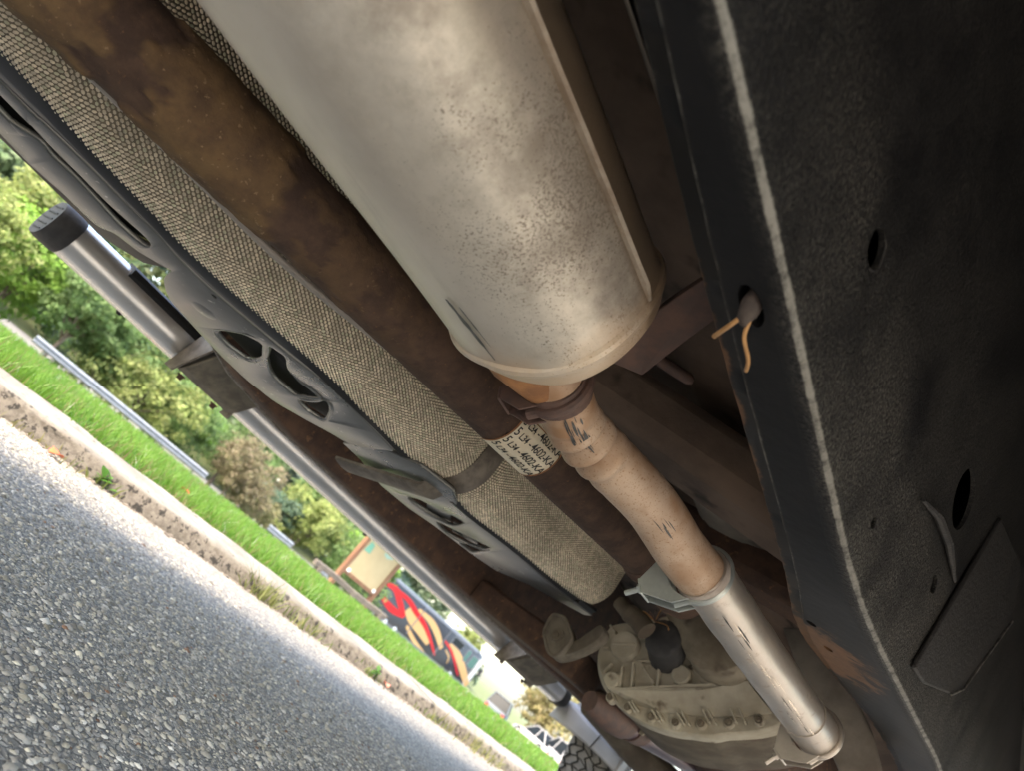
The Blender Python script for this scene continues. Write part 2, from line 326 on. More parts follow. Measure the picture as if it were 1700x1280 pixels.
mb = MB(); mb.add([(-2.215, -60, 0), (60, -60, 0), (60, 140, 0), (-2.215, 140, 0)], [(0, 1, 2, 3)])
tag(mb.build('parking_lot', M_ASPH, smooth=False), kind='structure')

# aggregate stones standing out of the asphalt near the camera
def ico():
    bm = bmesh.new(); bmesh.ops.create_icosphere(bm, subdivisions=1, radius=1)
    v = [tuple(x.co) for x in bm.verts]; t = [tuple(y.index for y in f.verts) for f in bm.faces]; bm.free(); return v, t
ICO_V, ICO_T = ico()
def asphalt_stones():
    s = .0072; xs = np.arange(-2.16, -.25, s); ys = np.arange(.12, 2.2, s)
    X, Y = np.meshgrid(xs, ys); X = X.ravel()+rng.uniform(-.5, .5, X.size)*s; Y = Y.ravel()+rng.uniform(-.5, .5, Y.size)*s
    keep = (Y < .25+(-X)*1.35) & (Y > .05+(-X)*.16) & (X > -2.16) & (np.hypot(X, Y) < 2.35)
    d = np.hypot(X, Y); keep &= rng.random(X.size) < np.clip(1.75-.62*d, .3, 1.0)
    X, Y = X[keep], Y[keep]; n = len(X)
    r = rng.lognormal(0, .42, n)*.0031; r = np.clip(r, .0012, .009)
    a = rng.uniform(0, 2*np.pi, n); ca, sa = np.cos(a), np.sin(a)
    Ms = np.zeros((n, 3, 3)); ax = r*rng.uniform(.8, 1.45, n); ay = r*rng.uniform(.7, 1.1, n); az = r*rng.uniform(.45, .75, n)
    Ms[:, 0, 0] = ca*ax; Ms[:, 0, 1] = -sa*ay; Ms[:, 1, 0] = sa*ax; Ms[:, 1, 1] = ca*ay; Ms[:, 2, 2] = az
    Ms[:, 2, 0] = rng.normal(0, .18, n)*ax; Ms[:, 2, 1] = rng.normal(0, .18, n)*ay
    T = np.stack([X, Y, -az*rng.uniform(.15, .75, n)], 1)
    g = rng.choice([.15, .24, .32, .39, .47], n, p=[.16, .24, .28, .22, .10])*rng.uniform(.75, 1.2, n)
    warm = rng.uniform(0, 1, n)
    cols = np.stack([g*(1.06+.05*warm), g*(.985+.0*warm), g*(.88-.14*warm)], 1)
    br = rng.random(n) < .012; cols[br] = np.array([.2, .11, .065])*rng.uniform(.6, 1.2, (br.sum(), 1))
    bv = np.array(ICO_V)*(1+rng.normal(0, .09, (12, 1)))[:len(ICO_V)] if len(ICO_V) == 12 else np.array(ICO_V)
    V, L, S, C = stamp(bv, ICO_T, Ms, T, cols)
    return mesh_np('asphalt_stones', V, L, S, M_STONE, cols=C)
o = asphalt_stones(); tag(o, 'grey angular stones bedded in the asphalt below the truck', 'gravel', kind='stuff')

# kerb of cast sections
def kerb_mat():
    m, nt, bs = new_mat('kerb_concrete'); tc = N(nt, 'ShaderNodeTexCoord'); sx = N(nt, 'ShaderNodeSeparateXYZ'); nt.links.new(tc.outputs['Object'], sx.inputs[0])
    c = mix(nt, step(nt, noise(nt, 8, 6, .65), .38, .66), (.16, .148, .128), (.11, .098, .08))
    dirt = step(nt, mth(nt, 'ADD', sx.outputs[2], mth(nt, 'MULTIPLY', noise(nt, 14, 5, .7), .03)), .076, .058)   # splash dirt on the face
    c = mix(nt, mth(nt, 'MULTIPLY', dirt, .95), c, mix(nt, step(nt, noise(nt, 40, 5, .7), .4, .62), (.16, .14, .117), (.10, .086, .07)))
    c = mix(nt, step(nt, mth(nt, 'ADD', noise(nt, 32, 4, .7), mth(nt, 'MULTIPLY', dirt, .07)), .61, .66), c, (.022, .019, .016))
    nt.links.new(c, bs.inputs['Base Color']); bs.inputs['Roughness'].default_value = .92; bump(nt, bs, noise(nt, 90, 5, .7), .7, .005); return m
M_KERB = kerb_mat()
kerb = thing('kerb', None, None, (-2.35, 0, 0)); kerb['kind'] = 'structure'
def kerb_section(y0, y1, k):
    n = 46; rings = []
    for i in range(n+1):
        y = y0+(y1-y0)*i/n
        w = lambda s, a: a*mnoise.noise(Vector((y*6, s*3.1, k*1.7)))+a*.6*mnoise.noise(Vector((y*23, s*5.3, k)))
        prof = [(-2.20, -.05), (-2.203, .0), (-2.211, .02), (-2.220, .04), (-2.226, .0505), (-2.236, .0570), (-2.25, .0595), (-2.3, .061), (-2.38, .063), (-2.46, .068), (-2.50, .069), (-2.515, .06), (-2.52, -.05)]
        rings.append([(x+w(j, .006), y, z+(w(j+9, .0045) if 0 < j < 12 else 0)) for j, (x, z) in enumerate(prof)])
    mb = MB(); mb.add(*loft(rings)); return mb.build('kerb_section', M_KERB, kerb, angle=60)
yk = -3.0
for k in range(11):
    L_ = 2.98; kerb_section(yk, yk+L_, k); yk += L_+.014

# soil and grit washed against the kerb foot
def debris():
    n = 2600; Y = rng.uniform(-.5, 8, n); nz = np.array([mnoise.noise(Vector((y*1.7, 5, 0))) for y in Y]); X = -2.195+np.abs(rng.normal(0, 1, n))*(.022+.02*np.clip(nz, -.6, 1)); r = np.clip(rng.lognormal(0, .5, n)*.0028, .001, .009)
    a = rng.uniform(0, 6.28, n); Ms = np.zeros((n, 3, 3)); Ms[:, 0, 0] = np.cos(a)*r*1.3; Ms[:, 0, 1] = -np.sin(a)*r; Ms[:, 1, 0] = np.sin(a)*r*1.3; Ms[:, 1, 1] = np.cos(a)*r; Ms[:, 2, 2] = r*.6
    t = rng.random((n, 1)); C0 = (1-t)*np.array([.06, .05, .04])+t*np.array([.19, .16, .13])
    V, L, S, C = stamp(ICO_V, ICO_T, Ms, np.stack([X, Y, r*.2], 1), C0); return mesh_np('gutter_grit', V, L, S, M_STONE, cols=C)
tag(debris(), 'brown soil and grit washed along the foot of the kerb', 'grit', kind='stuff')

# ground beyond the kerb
def prof_z(x, y):
    z = interp([(2.3, .03), (2.52, .04), (3.4, .045), (4.6, .04), (5.5, .025), (6.5, -.03), (9, -.4), (14, -1.05), (16, -1.14), (29.5, -1.14), (33, -1.6), (50, -1.6), (58, -.6)], -x)
    if 3.0 < -x < 9: z -= .05*(1-min(1, max(0, y)/7))*min(1, (-x-3.0)/.8)
    if -x > 58:
        hf = max(0, min(1, (54-y)/30)); hf = hf*hf*(3-2*hf)
        z += (-x-58)*.35*hf*(1 if -x < 160 else 160/-x)
    if -x > 30 or -x < 14: z += .05*mnoise.noise(Vector((x*.2, y*.2, 0)))*min(1, max(0, (-x-3)/4))
    return z
xs = [-2.3, -2.52, -2.9, -3.1, -3.4, -3.8, -4.2, -4.6, -5.0, -5.5, -6, -6.5, -7.5, -9, -11.5, -14, -16, -20, -25, -29.5, -31, -33, -38, -44, -50, -54, -58, -64, -72, -82, -95, -110, -130, -160, -220]
ys = list(np.arange(-60, 220, 4.0))
mb = MB(); mb.v = [(x, y, prof_z(x, y)) for y in ys for x in xs]; nx = len(xs)
mb.f = [(j*nx+i, j*nx+i+1, (j+1)*nx+i+1, (j+1)*nx+i) for j in range(len(ys)-1) for i in range(nx-1)]
M_TURF = grime('turf_soil', (.045, .075, .018), (.08, .085, .03), 3, (.9, 1.0), lo=.3, hi=.7, spots=((.1, .08, .045), 9, .6, .7))
tag(mb.build('terrain', M_TURF, angle=80), kind='structure')
def flat(name, x0, x1, z, mat):
    mb = MB(); mb.add([(x0, -60, z), (x1, -60, z), (x1, 200, z), (x0, 200, z)], [(0, 1, 2, 3)]); tag(mb.build(name, mat, smooth=False), kind='structure')
flat('road', -29.2, -16.3, -1.134, M_ROAD); flat('far_parking_lot', -49, -33.5, -1.585, M_ROAD)

# grass on the verge
M_GRASS = attr_mat('grass_blade', .5, trans=.45, spec=.4)
def blades(n, X, Y, Z, hgt, wid, cols, lean=.5):
    a = rng.uniform(0, 2*np.pi, n); dx, dy = np.cos(a), np.sin(a)
    la = rng.uniform(0, 2*np.pi, n); ln = np.abs(rng.normal(0, lean, n)); lx, ly = np.cos(la)*ln*hgt, np.sin(la)*ln*hgt
    V = np.zeros((n, 5, 3))
    for i, (t, w) in enumerate(((0, 1), (0, -1), (.55, .8), (.55, -.8), (1, 0))):
        V[:, i, 0] = X+dx*wid*w*.5+lx*t*t; V[:, i, 1] = Y+dy*wid*w*.5+ly*t*t; V[:, i, 2] = Z+hgt*t*(1-.25*np.minimum(ln, 1.5)*t)
    b = (np.arange(n)*5)[:, None]; L = np.concatenate([b+np.array([0, 1, 3]), b+np.array([0, 3, 2]), b+np.array([2, 3, 4])], 1).ravel()
    return V.reshape(-1, 3), L, np.arange(0, len(L), 3), np.repeat(cols, 5, axis=0)
def grass():
    parts = []
    for y0, y1, x0, x1, dens, h0, w0 in ((-.6, 6, -2.95, -2.49, 5200, .075, .0042), (-.6, 6, -6.2, -2.9, 2700, .055, .005), (6, 15, -7.5, -2.49, 1100, .06, .008), (15, 32, -9, -2.49, 330, .065, .016)):
        n = int((y1-y0)*(x1-x0)*dens); X = rng.uniform(x0, x1, n); Y = rng.uniform(y0, y1, n)
        edge = np.exp(-(-2.5-X)/.12)
        nz = np.array([mnoise.noise(Vector((x*2.2, y*2.2, 3))) for x, y in zip(X, Y)])
        h = h0*(1+.45*nz)*rng.uniform(.55, 1.35, n)*(1+.45*edge*rng.uniform(0, 1, n))
        Z = np.interp(-X, [2.3, 2.52, 3.4, 4.6, 5.5, 6.5, 9], [.03, .04, .045, .04, .025, -.03, -.4])-.004-.05*(1-np.clip(Y/7, 0, 1))*np.clip((-X-3.0)/.8, 0, 1)
        t = np.clip(.5+.5*nz+rng.normal(0, .25, n), 0, 1)[:, None]
        c = (1-t)*np.array([.05, .135, .013])+t*np.array([.115, .225, .028]); dry = rng.random(n) < .1+.25*(nz < -.3); c[dry] = (.16, .135, .06); fl = rng.random(n) < .006; c[fl] = (.42, .42, .36)
        parts.append(blades(n, X, Y, Z, h, w0*rng.uniform(.6, 1.3, n), c, .55))
    ofs = 0; Vs = []; Ls = []; Cs = []
    for V, L, S, C in parts: Vs.append(V); Ls.append(L+ofs); Cs.append(C); ofs += len(V)
    L = np.concatenate(Ls); return mesh_np('grass', np.concatenate(Vs), L, np.arange(0, len(L), 3), M_GRASS, cols=np.concatenate(Cs))
tag(grass(), 'bright green mown grass on the verge behind the kerb', 'grass', kind='stuff')

# weeds in the gutter
def weed(loc, n, hgt, spread, label, leafy=0, warm=0.0):
    X = loc[0]+rng.normal(0, spread*.5, n); Y = loc[1]+rng.normal(0, spread, n); Z = np.full(n, loc[2]-.004)
    t = rng.random((n, 1)); c = (1-t)*np.array([.07, .13, .025])+t*np.array([.2, .21, .055]); c = c*(1-warm)+warm*np.array([.24, .2, .09])
    w = thing('weed', label, 'weed', loc, 'weeds growing along the foot of the kerb')
    V, L, S, C = blades(n, X, Y, Z, hgt*rng.uniform(.5, 1.2, n), rng.uniform(.003, .006, n), c, .75)
    adopt(mesh_np('blades', V, L, S, M_GRASS, cols=C), w)['kind'] = 'stuff'
    for k in range(leafy):
        a = rng.uniform(0, 6.28); l_ = rng.uniform(.025, .05); el = rng.uniform(.1, .9); d = Vector((math.cos(a)*math.cos(el), math.sin(a)*math.cos(el), math.sin(el))); s_ = d.cross(Vector((0, 0, 1))).normalized()*l_*.28
        p = Vector(loc)+Vector((rng.normal(0, .012), rng.normal(0, .02), rng.uniform(.0, hgt*.6))); up = Vector((0, 0, l_*.1))
        V = [p, p+d*l_*.35+s_+up, p+d*l_*.75+s_*.8+up, p+d*l_, p+d*l_*.75-s_*.8+up, p+d*l_*.35-s_+up, p+d*l_*.5]
        C = np.tile(np.array([[.08, .2, .035]])*rng.uniform(.8, 1.4), (7, 1))
        adopt(mesh_np('leaf', np.array([tuple(q) for q in V]), [0, 1, 6, 1, 2, 6, 2, 3, 6, 3, 4, 6, 4, 5, 6, 5, 0, 6], [0, 3, 6, 9, 12, 15], M_GRASS, cols=C), w)
    return w
weed((-2.19, .80, .0), 60, .035, .1, 'dry flattened weeds in the gutter nearest the left edge', warm=.6)
weed((-2.2, 1.04, .0), 30, .05, .035, 'small broad-leaved green weed against the kerb beside the orange leaf', leafy=9)
weed((-2.2, 1.75, .0), 90, .10, .05, 'tall tuft of yellow-green weed grass at the kerb joint, largest of the gutter weeds', warm=.25)
weed((-2.2, 1.98, .0), 70, .07, .07, 'low sprawling weed grass just beyond the tallest gutter tuft', warm=.2)
weed((-2.2, 2.46, .0), 40, .06, .05, 'small leafy weed midway along the kerb opposite the motor coach', leafy=6)
weed((-2.2, 3.38, .0), 130, .09, .16, 'long browning strip of weeds at the kerb foot near the bottom edge', warm=.45)
for q_, (yy_, nn_, hh_) in enumerate(((4.1, 90, .07), (4.9, 60, .08), (5.6, 80, .09))): weed((-2.2, yy_, .0), nn_, hh_, .12, ('patchy green weed grass past the long browning strip', 'taller green weed clump farther along the kerb foot', 'farthest weed clump in the gutter at the bottom edge')[q_], warm=.25)
weed((-2.2, 2.95, .0), 50, .05, .09, 'thin green weed grass before the long browning strip', warm=.1)
def fallen(loc, col, l_, rz, name, label, cat):
    mat = plain(name+'_skin', col, .6); v = []; f = []
    for i in range(9):
        t = i/8; w = l_*.32*math.sin(math.pi*min(1, t*1.02)**.8)*(1+.2*math.sin(t*20))
        for s in (-1, 0, 1): v.append((w*s, l_*(t-.5), .006+.008*abs(s)*(w/l_)*3+.006*math.sin(t*3)))
    f = [(i*3+j, i*3+j+1, (i+1)*3+j+1, (i+1)*3+j) for i in range(8) for j in range(2)]
    mb = MB(); c, s_ = math.cos(rz), math.sin(rz); mb.add([(loc[0]+x*c-y*s_, loc[1]+x*s_+y*c, loc[2]+z) for x, y, z in v], f)
    o = mb.build(name, mat); m = o.modifiers.new('thick', 'SOLIDIFY'); m.thickness = .0008
    return tag(o, label, cat)
fallen((-2.13, .87, .0), (.55, .1, .02), .06, .5, 'fallen_leaf', 'orange-red fallen leaf lying in the gutter near the left edge', 'leaf')
fallen((-2.19, 2.57, .002), (.5, .16, .1), .05, 1.2, 'fallen_leaf', 'pale pinkish fallen leaf in the gutter below the motor coach', 'leaf')
fallen((-2.85, 1.63, .075), (.6, .05, .03), .05, 2.1, 'fallen_leaf', 'small red leaf caught in the verge grass', 'leaf')
# ================================================================= the pickup truck (seen from underneath)
truck = thing('pickup_truck', 'worn pickup truck overhead seen from underneath with muffler, drive shaft and frame', 'truck', (-.78, 1.2, 0))
def del_props(e):
    for k in ('label', 'category', 'group'):
        if k in e: del e[k]
def adopt_empty(e):
    e.parent = truck; e.matrix_parent_inverse = Matrix.Translation(-truck.location)
def obj(name, vf, mat, parent=truck, **k):
    mb = MB(); mb.add(*vf); return mb.build(name, mat, parent, **k)

# --- materials
def muffler_mat():
    m, nt, bs = new_mat('aluminised_steel')
    c = mix(nt, step(nt, noise(nt, 5, 6, .6, .6), .35, .7), (.63, .59, .525), (.52, .48, .42))
    tc = N(nt, 'ShaderNodeTexCoord'); sx = N(nt, 'ShaderNodeSeparateXYZ'); nt.links.new(tc.outputs['Object'], sx.inputs[0])
    sp = noise(nt, 430, 3, .7); band = 0
    # pitting grows towards the outer shoulder of the shell
    sh = step(nt, sx.outputs[0], -.475, -.385)
    patch = step(nt, noise(nt, 6, 5, .65), .38, .62)
    pit = mth(nt, 'MULTIPLY', step(nt, mth(nt, 'ADD', sp, mth(nt, 'ADD', mth(nt, 'MULTIPLY', mth(nt, 'MULTIPLY', sh, patch), .16), mth(nt, 'MULTIPLY', sh, .03))), .69, .76), .8)
    c = mix(nt, pit, c, (.10, .075, .055))
    smear = mth(nt, 'MULTIPLY', mth(nt, 'MULTIPLY', sh, step(nt, noise(nt, 9, 7, .72), .36, .66)), .8)
    c = mix(nt, smear, c, (.16, .135, .11))
    ru = step(nt, mth(nt, 'ADD', sx.outputs[1], mth(nt, 'MULTIPLY', noise(nt, 16, 5, .65), .10)), .41, .475)
    c = mix(nt, mth(nt, 'MULTIPLY', ru, .75), c, (.42, .29, .18))
    st = step(nt, noise(nt, 7, 5, .6, .8, (1, .25, 1)), .55, .75); c = mix(nt, mth(nt, 'MULTIPLY', st, .45), c, (.36, .31, .25)); sr = step(nt, noise(nt, 26, 6, .7, 1.2, (1, .12, 1)), .56, .72); c = mix(nt, mth(nt, 'MULTIPLY', sr, .22), c, (.33, .30, .26))
    up_ = mth(nt, 'MULTIPLY', step(nt, mth(nt, 'ADD', sx.outputs[2], mth(nt, 'MULTIPLY', noise(nt, 30, 4, .6), .012)), .590, .600), step(nt, sx.outputs[0], -.45, -.42)); c = mix(nt, mth(nt, 'MULTIPLY', up_, .85), c, (.20, .145, .10))   # the upper half-shell beyond the seam is browner
    nt.links.new(c, bs.inputs['Base Color'])
    inv = mth(nt, 'SUBTRACT', 1.0, mth(nt, 'MAXIMUM', mth(nt, 'MAXIMUM', pit, smear), ru)); nt.links.new(mth(nt, 'MULTIPLY', inv, .55), bs.inputs['Metallic'])
    nt.links.new(mth(nt, 'ADD', .36, mth(nt, 'MULTIPLY', noise(nt, 40, 4), .2)), bs.inputs['Roughness'])
    bump(nt, bs, mth(nt, 'ADD', noise(nt, 6, 4), mth(nt, 'MULTIPLY', sp, .06)), .25, .01)
    return m
M_MUF = muffler_mat(); M_SEAM = grime('rusted_seam', (.26, .20, .15), (.40, .35, .29), 30, (.5, .7), .2)
M_PIPE = grime('tan_rust_pipe', (.37, .255, .178), (.45, .34, .26), 14, (.45, .65), .15, spots=((.26, .15, .085), 380, .56, .68), bmp=(120, .25, .0015), spots2=((.30, .175, .10), 16, .46, .74))
M_SLEEVE = grime('scuffed_sleeve_steel', (.52, .475, .43), (.44, .40, .36), 12, (.3, .5), .75, spots=((.34, .28, .23), 46, .60, .70), bmp=(70, .35, .002), stretch=(1, .12, 1))
M_ZINC = grime('zinc_plate', (.46, .5, .49), (.36, .40, .40), 30, (.3, .45), .6)
M_RUSTDK = grime('dark_rust', (.055, .03, .022), (.10, .055, .036), 24, (.75, .95), 0, spots=((.16, .085, .045), 60, .6, .7), bmp=(200, .6, .002))
M_RUSTPUR = grime('purple_rust', (.075, .048, .043), (.12, .07, .056), 40, (.6, .85), .1, bmp=(160, .4, .001))
M_RUSTOR = grime('orange_rust', (.36, .165, .065), (.22, .10, .045), 40, (.7, .9), 0, bmp=(120, .5, .002))
M_GREY = grime('grey_coated_steel', (.15, .154, .15), (.115, .118, .115), 5, (.22, .36), .5, spots=((.4, .39, .36), 60, .66, .74), bmp=(60, .08, .002))
M_TRIM = plain('black_trim', (.012, .012, .014), .38)
M_BLACK = grime('black_plastic', (.004, .004, .0045), (.008, .008, .008), 20, (.6, .8))
M_STRAP = grime('strap_steel', (.10, .085, .07), (.20, .175, .145), 30, (.5, .7), .2, bmp=(120, .3, .001))
M_CHROME = grime('polished_steel', (.70, .70, .69), (.62, .62, .61), 20, (.2, .3), .7, spots=((.16, .15, .13), 55, .69, .74), stretch=(1, .3, 1))
M_BRKT = grime('muddy_bracket', (.10, .088, .07), (.17, .15, .115), 30, (.75, .9), bmp=(90, .5, .003))
M_CAST = grime('dusty_cast_aluminium', (.45, .42, .345), (.32, .288, .225), 9, (.7, .9), .1, spots=((.11, .085, .06), 20, .6, .76), bmp=(260, .35, .001))  # dusty tone with darker mottle for contrast the flat light lacks
M_CASTDK = grime('darkened_cast_aluminium', (.15, .128, .096), (.085, .068, .05), 8, (.6, .85), .1, spots=((.09, .06, .045), 12, .55, .7), bmp=(220, .35, .001))  # tone darkened to put shade contrast into flatly lit cast parts
M_CASTMID = grime('stained_cast_aluminium', (.27, .24, .185), (.16, .132, .095), 10, (.65, .85), .1, spots=((.07, .048, .035), 14, .55, .72), bmp=(220, .35, .001))
M_RUBBER = grime('black_rubber', (.03, .031, .034), (.05, .05, .052), 40, (.6, .85), bmp=(160, .3, .002))
M_FLOOR = grime('brown_floor_pan', (.09, .065, .053), (.16, .115, .09), 6, (.75, .95), spots=((.03, .024, .02), 10, .55, .7), bmp=(80, .4, .003))
M_FLOORG = grime('dusty_shield', (.24, .215, .185), (.15, .13, .11), 6, (.7, .9), spots=((.05, .04, .034), 9, .56, .7), bmp=(90, .3, .002))
M_BODY = plain('grey_body_paint', (.30, .31, .33), .3)
M_COPPER = grime('tan_wire', (.40, .22, .09), (.32, .17, .07), 60, (.35, .5), .2)
M_TAPE = grime('old_tape', (.06, .045, .037), (.03, .022, .02), 80, (.6, .8), bmp=(300, .4, .001))
M_SCRAPE = grime('bright_scrape', (.75, .68, .58), (.6, .54, .47), 60, (.2, .35), .9)
M_SCUFF = grime('black_scuff', (.03, .034, .036), (.1, .1, .1), 90, (.4, .6), .3)

# --- muffler
MUF_A, MUF_B, MUF_END = .121, .094, .432
def muf_pt(y, th, off=0.0):
    cx, cz = -.483-.006*y, .570+.018*y; e = 2/2.35
    d = max(0.0, (y-(MUF_END-.035))/.035); k = 1-.09*d*d
    e_ = max(0.0, min(1.0, (y-.02)/.4)); cx += .004*e_; c, s = math.cos(th), math.sin(th); a, b = (MUF_A-.015*e_+off)*k, (MUF_B-.004*e_+off)*k
    return (cx+a*math.copysign(abs(c)**e, c), y, cz+b*math.copysign(abs(s)**e, s))
ysM = list(np.linspace(-.95, MUF_END-.035, 40))+list(np.linspace(MUF_END-.03, MUF_END, 8))
rings = [[muf_pt(y, 2*math.pi*k/72, .0028*mnoise.noise(Vector((y*5, math.cos(2*math.pi*k/72)*2, math.sin(2*math.pi*k/72)*2)))) for k in range(72)] for y in ysM]
cx, cz = -.486, .577
for q in (.6, .3): rings.append([(cx+(p[0]-cx)*q, MUF_END+.012*(1-q), cz+(p[2]-cz)*q) for p in rings[47]])
muffler = obj('muffler', loft(rings), M_MUF, angle=50)
# rolled end seam
seam = [[muf_pt(y, 2*math.pi*k/72, o_) for k in range(72)] for y, o_ in ((.399, -.001), (.401, .003), (.405, .0045), (.410, .003), (.412, -.001))]
mb = MB(); mb.add(*loft(seam, cap=False)); mb.build('end_seam', M_MUF, muffler)
# folded flange along both flanks
for s_, th0 in ((1, math.pi*.045), (-1, math.pi)):
    sec = []
    for y in np.linspace(-.95, .412, 44):
        x0, _, z0 = muf_pt(y, th0); w = .004*mnoise.noise(Vector((y*9, 3, s_)))*.3
        e_ = min(1, (.413-y)/.03); sec.append([(x0-.004*s_, y, z0-.0022), (x0+.006*s_*e_, y, z0-.0024+w), (x0+.008*s_*e_, y, z0+w), (x0+.006*s_*e_, y, z0+.0024+w), (x0-.004*s_, y, z0+.0022)])
    obj('side_flange', loft(sec), M_SEAM, muffler)
neck = obj('outlet_neck', tube([(-.495, MUF_END-.02, .537), (-.495, MUF_END+.012, .533), (-.494, MUF_END+.03, .532), (-.491, MUF_END+.05, .534)], [.045, .040, .033, .030], 28), M_RUSTOR, muffler)
def muf_scrape(pts, w):
    v = []; f = []
    for i, (y, th) in enumerate(pts):
        t = i/(len(pts)-1); ww = w*(.25+.75*math.sin(math.pi*min(1, t+.08)))*(1+.3*math.sin(i*2.1))
        v += [muf_pt(y, th-ww, .0009), muf_pt(y, th+ww, .0009)]
    f = [(2*i, 2*i+1, 2*i+3, 2*i+2) for i in range(len(pts)-1)]
    obj('scrape_mark', (v, f), M_SCUFF, muffler)
TH = lambda d: math.radians(d)
muf_scrape([(.318+.0075*i, TH(272.5+.35*i)) for i in range(11)], .022); muf_scrape([(.325+.006*i, TH(277.2+.3*i)) for i in range(9)], .008)

# --- exhaust pipe with crushed bend
pp = dense([(-.487, .44, .538), (-.487, .502, .536), (-.488, .553, .532), (-.476, .625, .539), (-.459, .715, .547), (-.442, .80, .542), (-.428, .868, .545)], 22)
def pr(i, th):  # crush wrinkles on the inside of the bend
    s = i/len(pp); w = math.exp(-((s-.41)/.085)**2)
    return .0085*w*(abs(math.sin(s*52))-.6)*max(0, .5+math.cos(th-THW))+.0006*mnoise.noise(Vector((s*12, math.cos(th), math.sin(th))))
fr0 = frames(pp)
def th_cam(i, up):  # angle round the pipe of the side turned to the right-hand opening, shifted up
    p, t, a, b = fr0[i]; d = (Vector((.86, -.2, -.46))).normalized(); return math.atan2(d.dot(b), d.dot(a))+up
THW = th_cam(52, .2)
rad = [.0295+.0045*(i/(len(pp)-1)) for i in range(len(pp))]
pipe = obj('exhaust_pipe', tube(pp, rad, 40, True, pr), M_PIPE, angle=60)
def pipe_scuff(i0, th, n_, w, parent=pipe):
    fr = frames(pp); v = []
    for k in range(n_):
        p, t, a, b = fr[i0+k]; r0 = rad[i0+k]+.0009; ww = w*math.sin(math.pi*(k+.4)/n_)
        for q in (th-ww, th, th+ww): v.append(tuple(p+a*(r0*math.cos(q))+b*(r0*math.sin(q))))
    f = [(3*k+j, 3*k+j+1, 3*k+4+j, 3*k+3+j) for k in range(n_-1) for j in range(2)]
    obj('scrape_mark', (v, f), M_SCUFF, parent)
rs = random.Random(3)
for q in range(26): pipe_scuff(24+int(rs.random()*18), th_cam(32, rs.uniform(-.25, .35)), rs.randint(5, 12), rs.uniform(.012, .035))
for q in range(6): pipe_scuff(84+int(rs.random()*8), th_cam(88, rs.uniform(-.25, .2)), rs.randint(4, 8), rs.uniform(.012, .03))
sl = dense([(-.431, .845, .5445), (-.424, .875, .545), (-.412, .98, .546), (-.398, 1.091, .547), (-.383, 1.24, .551), (-.369, 1.382, .555)], 12)
sleeve = obj('pipe_sleeve', tube(sl, [.0352+.0005*math.sin(i*.7) for i in range(len(sl))], 40, True, lambda i, th: .0005*mnoise.noise(Vector((i*.2, math.cos(th)*2, math.sin(th)*2)))), M_SLEEVE, angle=60)
obj('lap_joint', tube(sl[-10:], [.0365]*9+[.0342], 40), M_SLEEVE, sleeve)
obj('sealant_smear', tube(sl[1:9], [.0357, .0365, .0367, .0366, .0365, .0363, .0359, .0353], 40, False, lambda i, th: .0010*mnoise.noise(Vector((i*.5, math.cos(th)*4, math.sin(th)*4)))), grime('sealant', (.40, .36, .33), (.30, .26, .235), 40, (.6, .8), .1, bmp=(120, .6, .002)), sleeve)

fs_ = frames(sl); rs2 = random.Random(9)
for q in range(22):
    i0 = 14+int(rs2.random()*36); n_ = rs2.randint(2, 5); p, t, a, b = fs_[i0]; dv = Vector((.80, -.25, -.5)).normalized(); th0 = math.atan2(dv.dot(b), dv.dot(a))+rs2.gauss(.12, .10); w0 = rs2.uniform(.012, .045); vv = []
    for k in range(n_+1):
        p, t, a, b = fs_[min(i0+k, len(fs_)-1)]; ww = w0*math.sin(math.pi*(k+.3)/(n_+.6))*rs2.uniform(.6, 1.2)
        for u in (th0-ww, th0+ww): vv.append(tuple(p+a*(.0363*math.cos(u))+b*(.0363*math.sin(u))))
    obj('scrape_mark', (vv, [(2*k, 2*k+1, 2*k+3, 2*k+2) for k in range(n_)]), (M_SCRAPE, M_SCUFF, M_SCRAPE)[q % 3], sleeve)
def clamp(c, t, s, r, reach, mats, nut=True, width=.009):
    c = Vector(c); t = Vector(t).normalized(); s = Vector(s); s = (s-t*s.dot(t)).normalized(); q = t.cross(s)
    e = thing('pipe_clamp', None, None, tuple(c)); del_props(e); adopt_empty(e)
    ring = []
    for k in range(41):
        a = math.radians(55)+math.radians(250)*k/40; ring.append(c+s*(r*math.cos(a))+q*(r*math.sin(a)))
    ends = [ring[0]+s*(reach-.02), ring[-1]+s*(reach-.02)]
    path = [ring[0]+s*reach*.3]+ring+[ring[-1]+s*reach*.3]
    obj('u_bolt', tube(path, width*.5, 10), mats[0], e)
    # folded saddle: two tapering cheeks joined by a bridge
    hw = r*.95
    for off, sg in ((-.011, -1), (.011, 1)):
        pl = [c+q*hw+s*(r*.45), c+q*hw*.98+s*(r*1.05), c+q*hw*.30+s*(r+reach*.62), c-q*hw*.30+s*(r+reach*.62), c-q*hw*.98+s*(r*1.05), c-q*hw+s*(r*.45)]+[c+s*(r*1.02*math.cos(a))+q*(r*1.02*math.sin(a)) for a in (-.9, -.6, -.3, 0, .3, .6, .9)]
        pl = [p+t*off for p in pl]
        obj('saddle', prism(pl, t*.0025*sg), mats[1], e, smooth=False, bevel=.0008)
    obj('bridge', prism([c+q*hw*.30+s*(r+reach*.62)-t*.0135, c+q*hw*.30+s*(r+reach*.62)+t*.0135, c-q*hw*.30+s*(r+reach*.62)+t*.0135, c-q*hw*.30+s*(r+reach*.62)-t*.0135], s*.003), mats[1], e, smooth=False, bevel=.0008)
    if nut:
        for sg in (0,):
            b0 = c+q*hw*.1+s*(r+reach*.64)
            hexbolt(b0, s, .0062, .008).build('nut', mats[0], e); obj('stud', tube([b0, b0+s*.026], .0036, 10), mats[0], e)
    return e
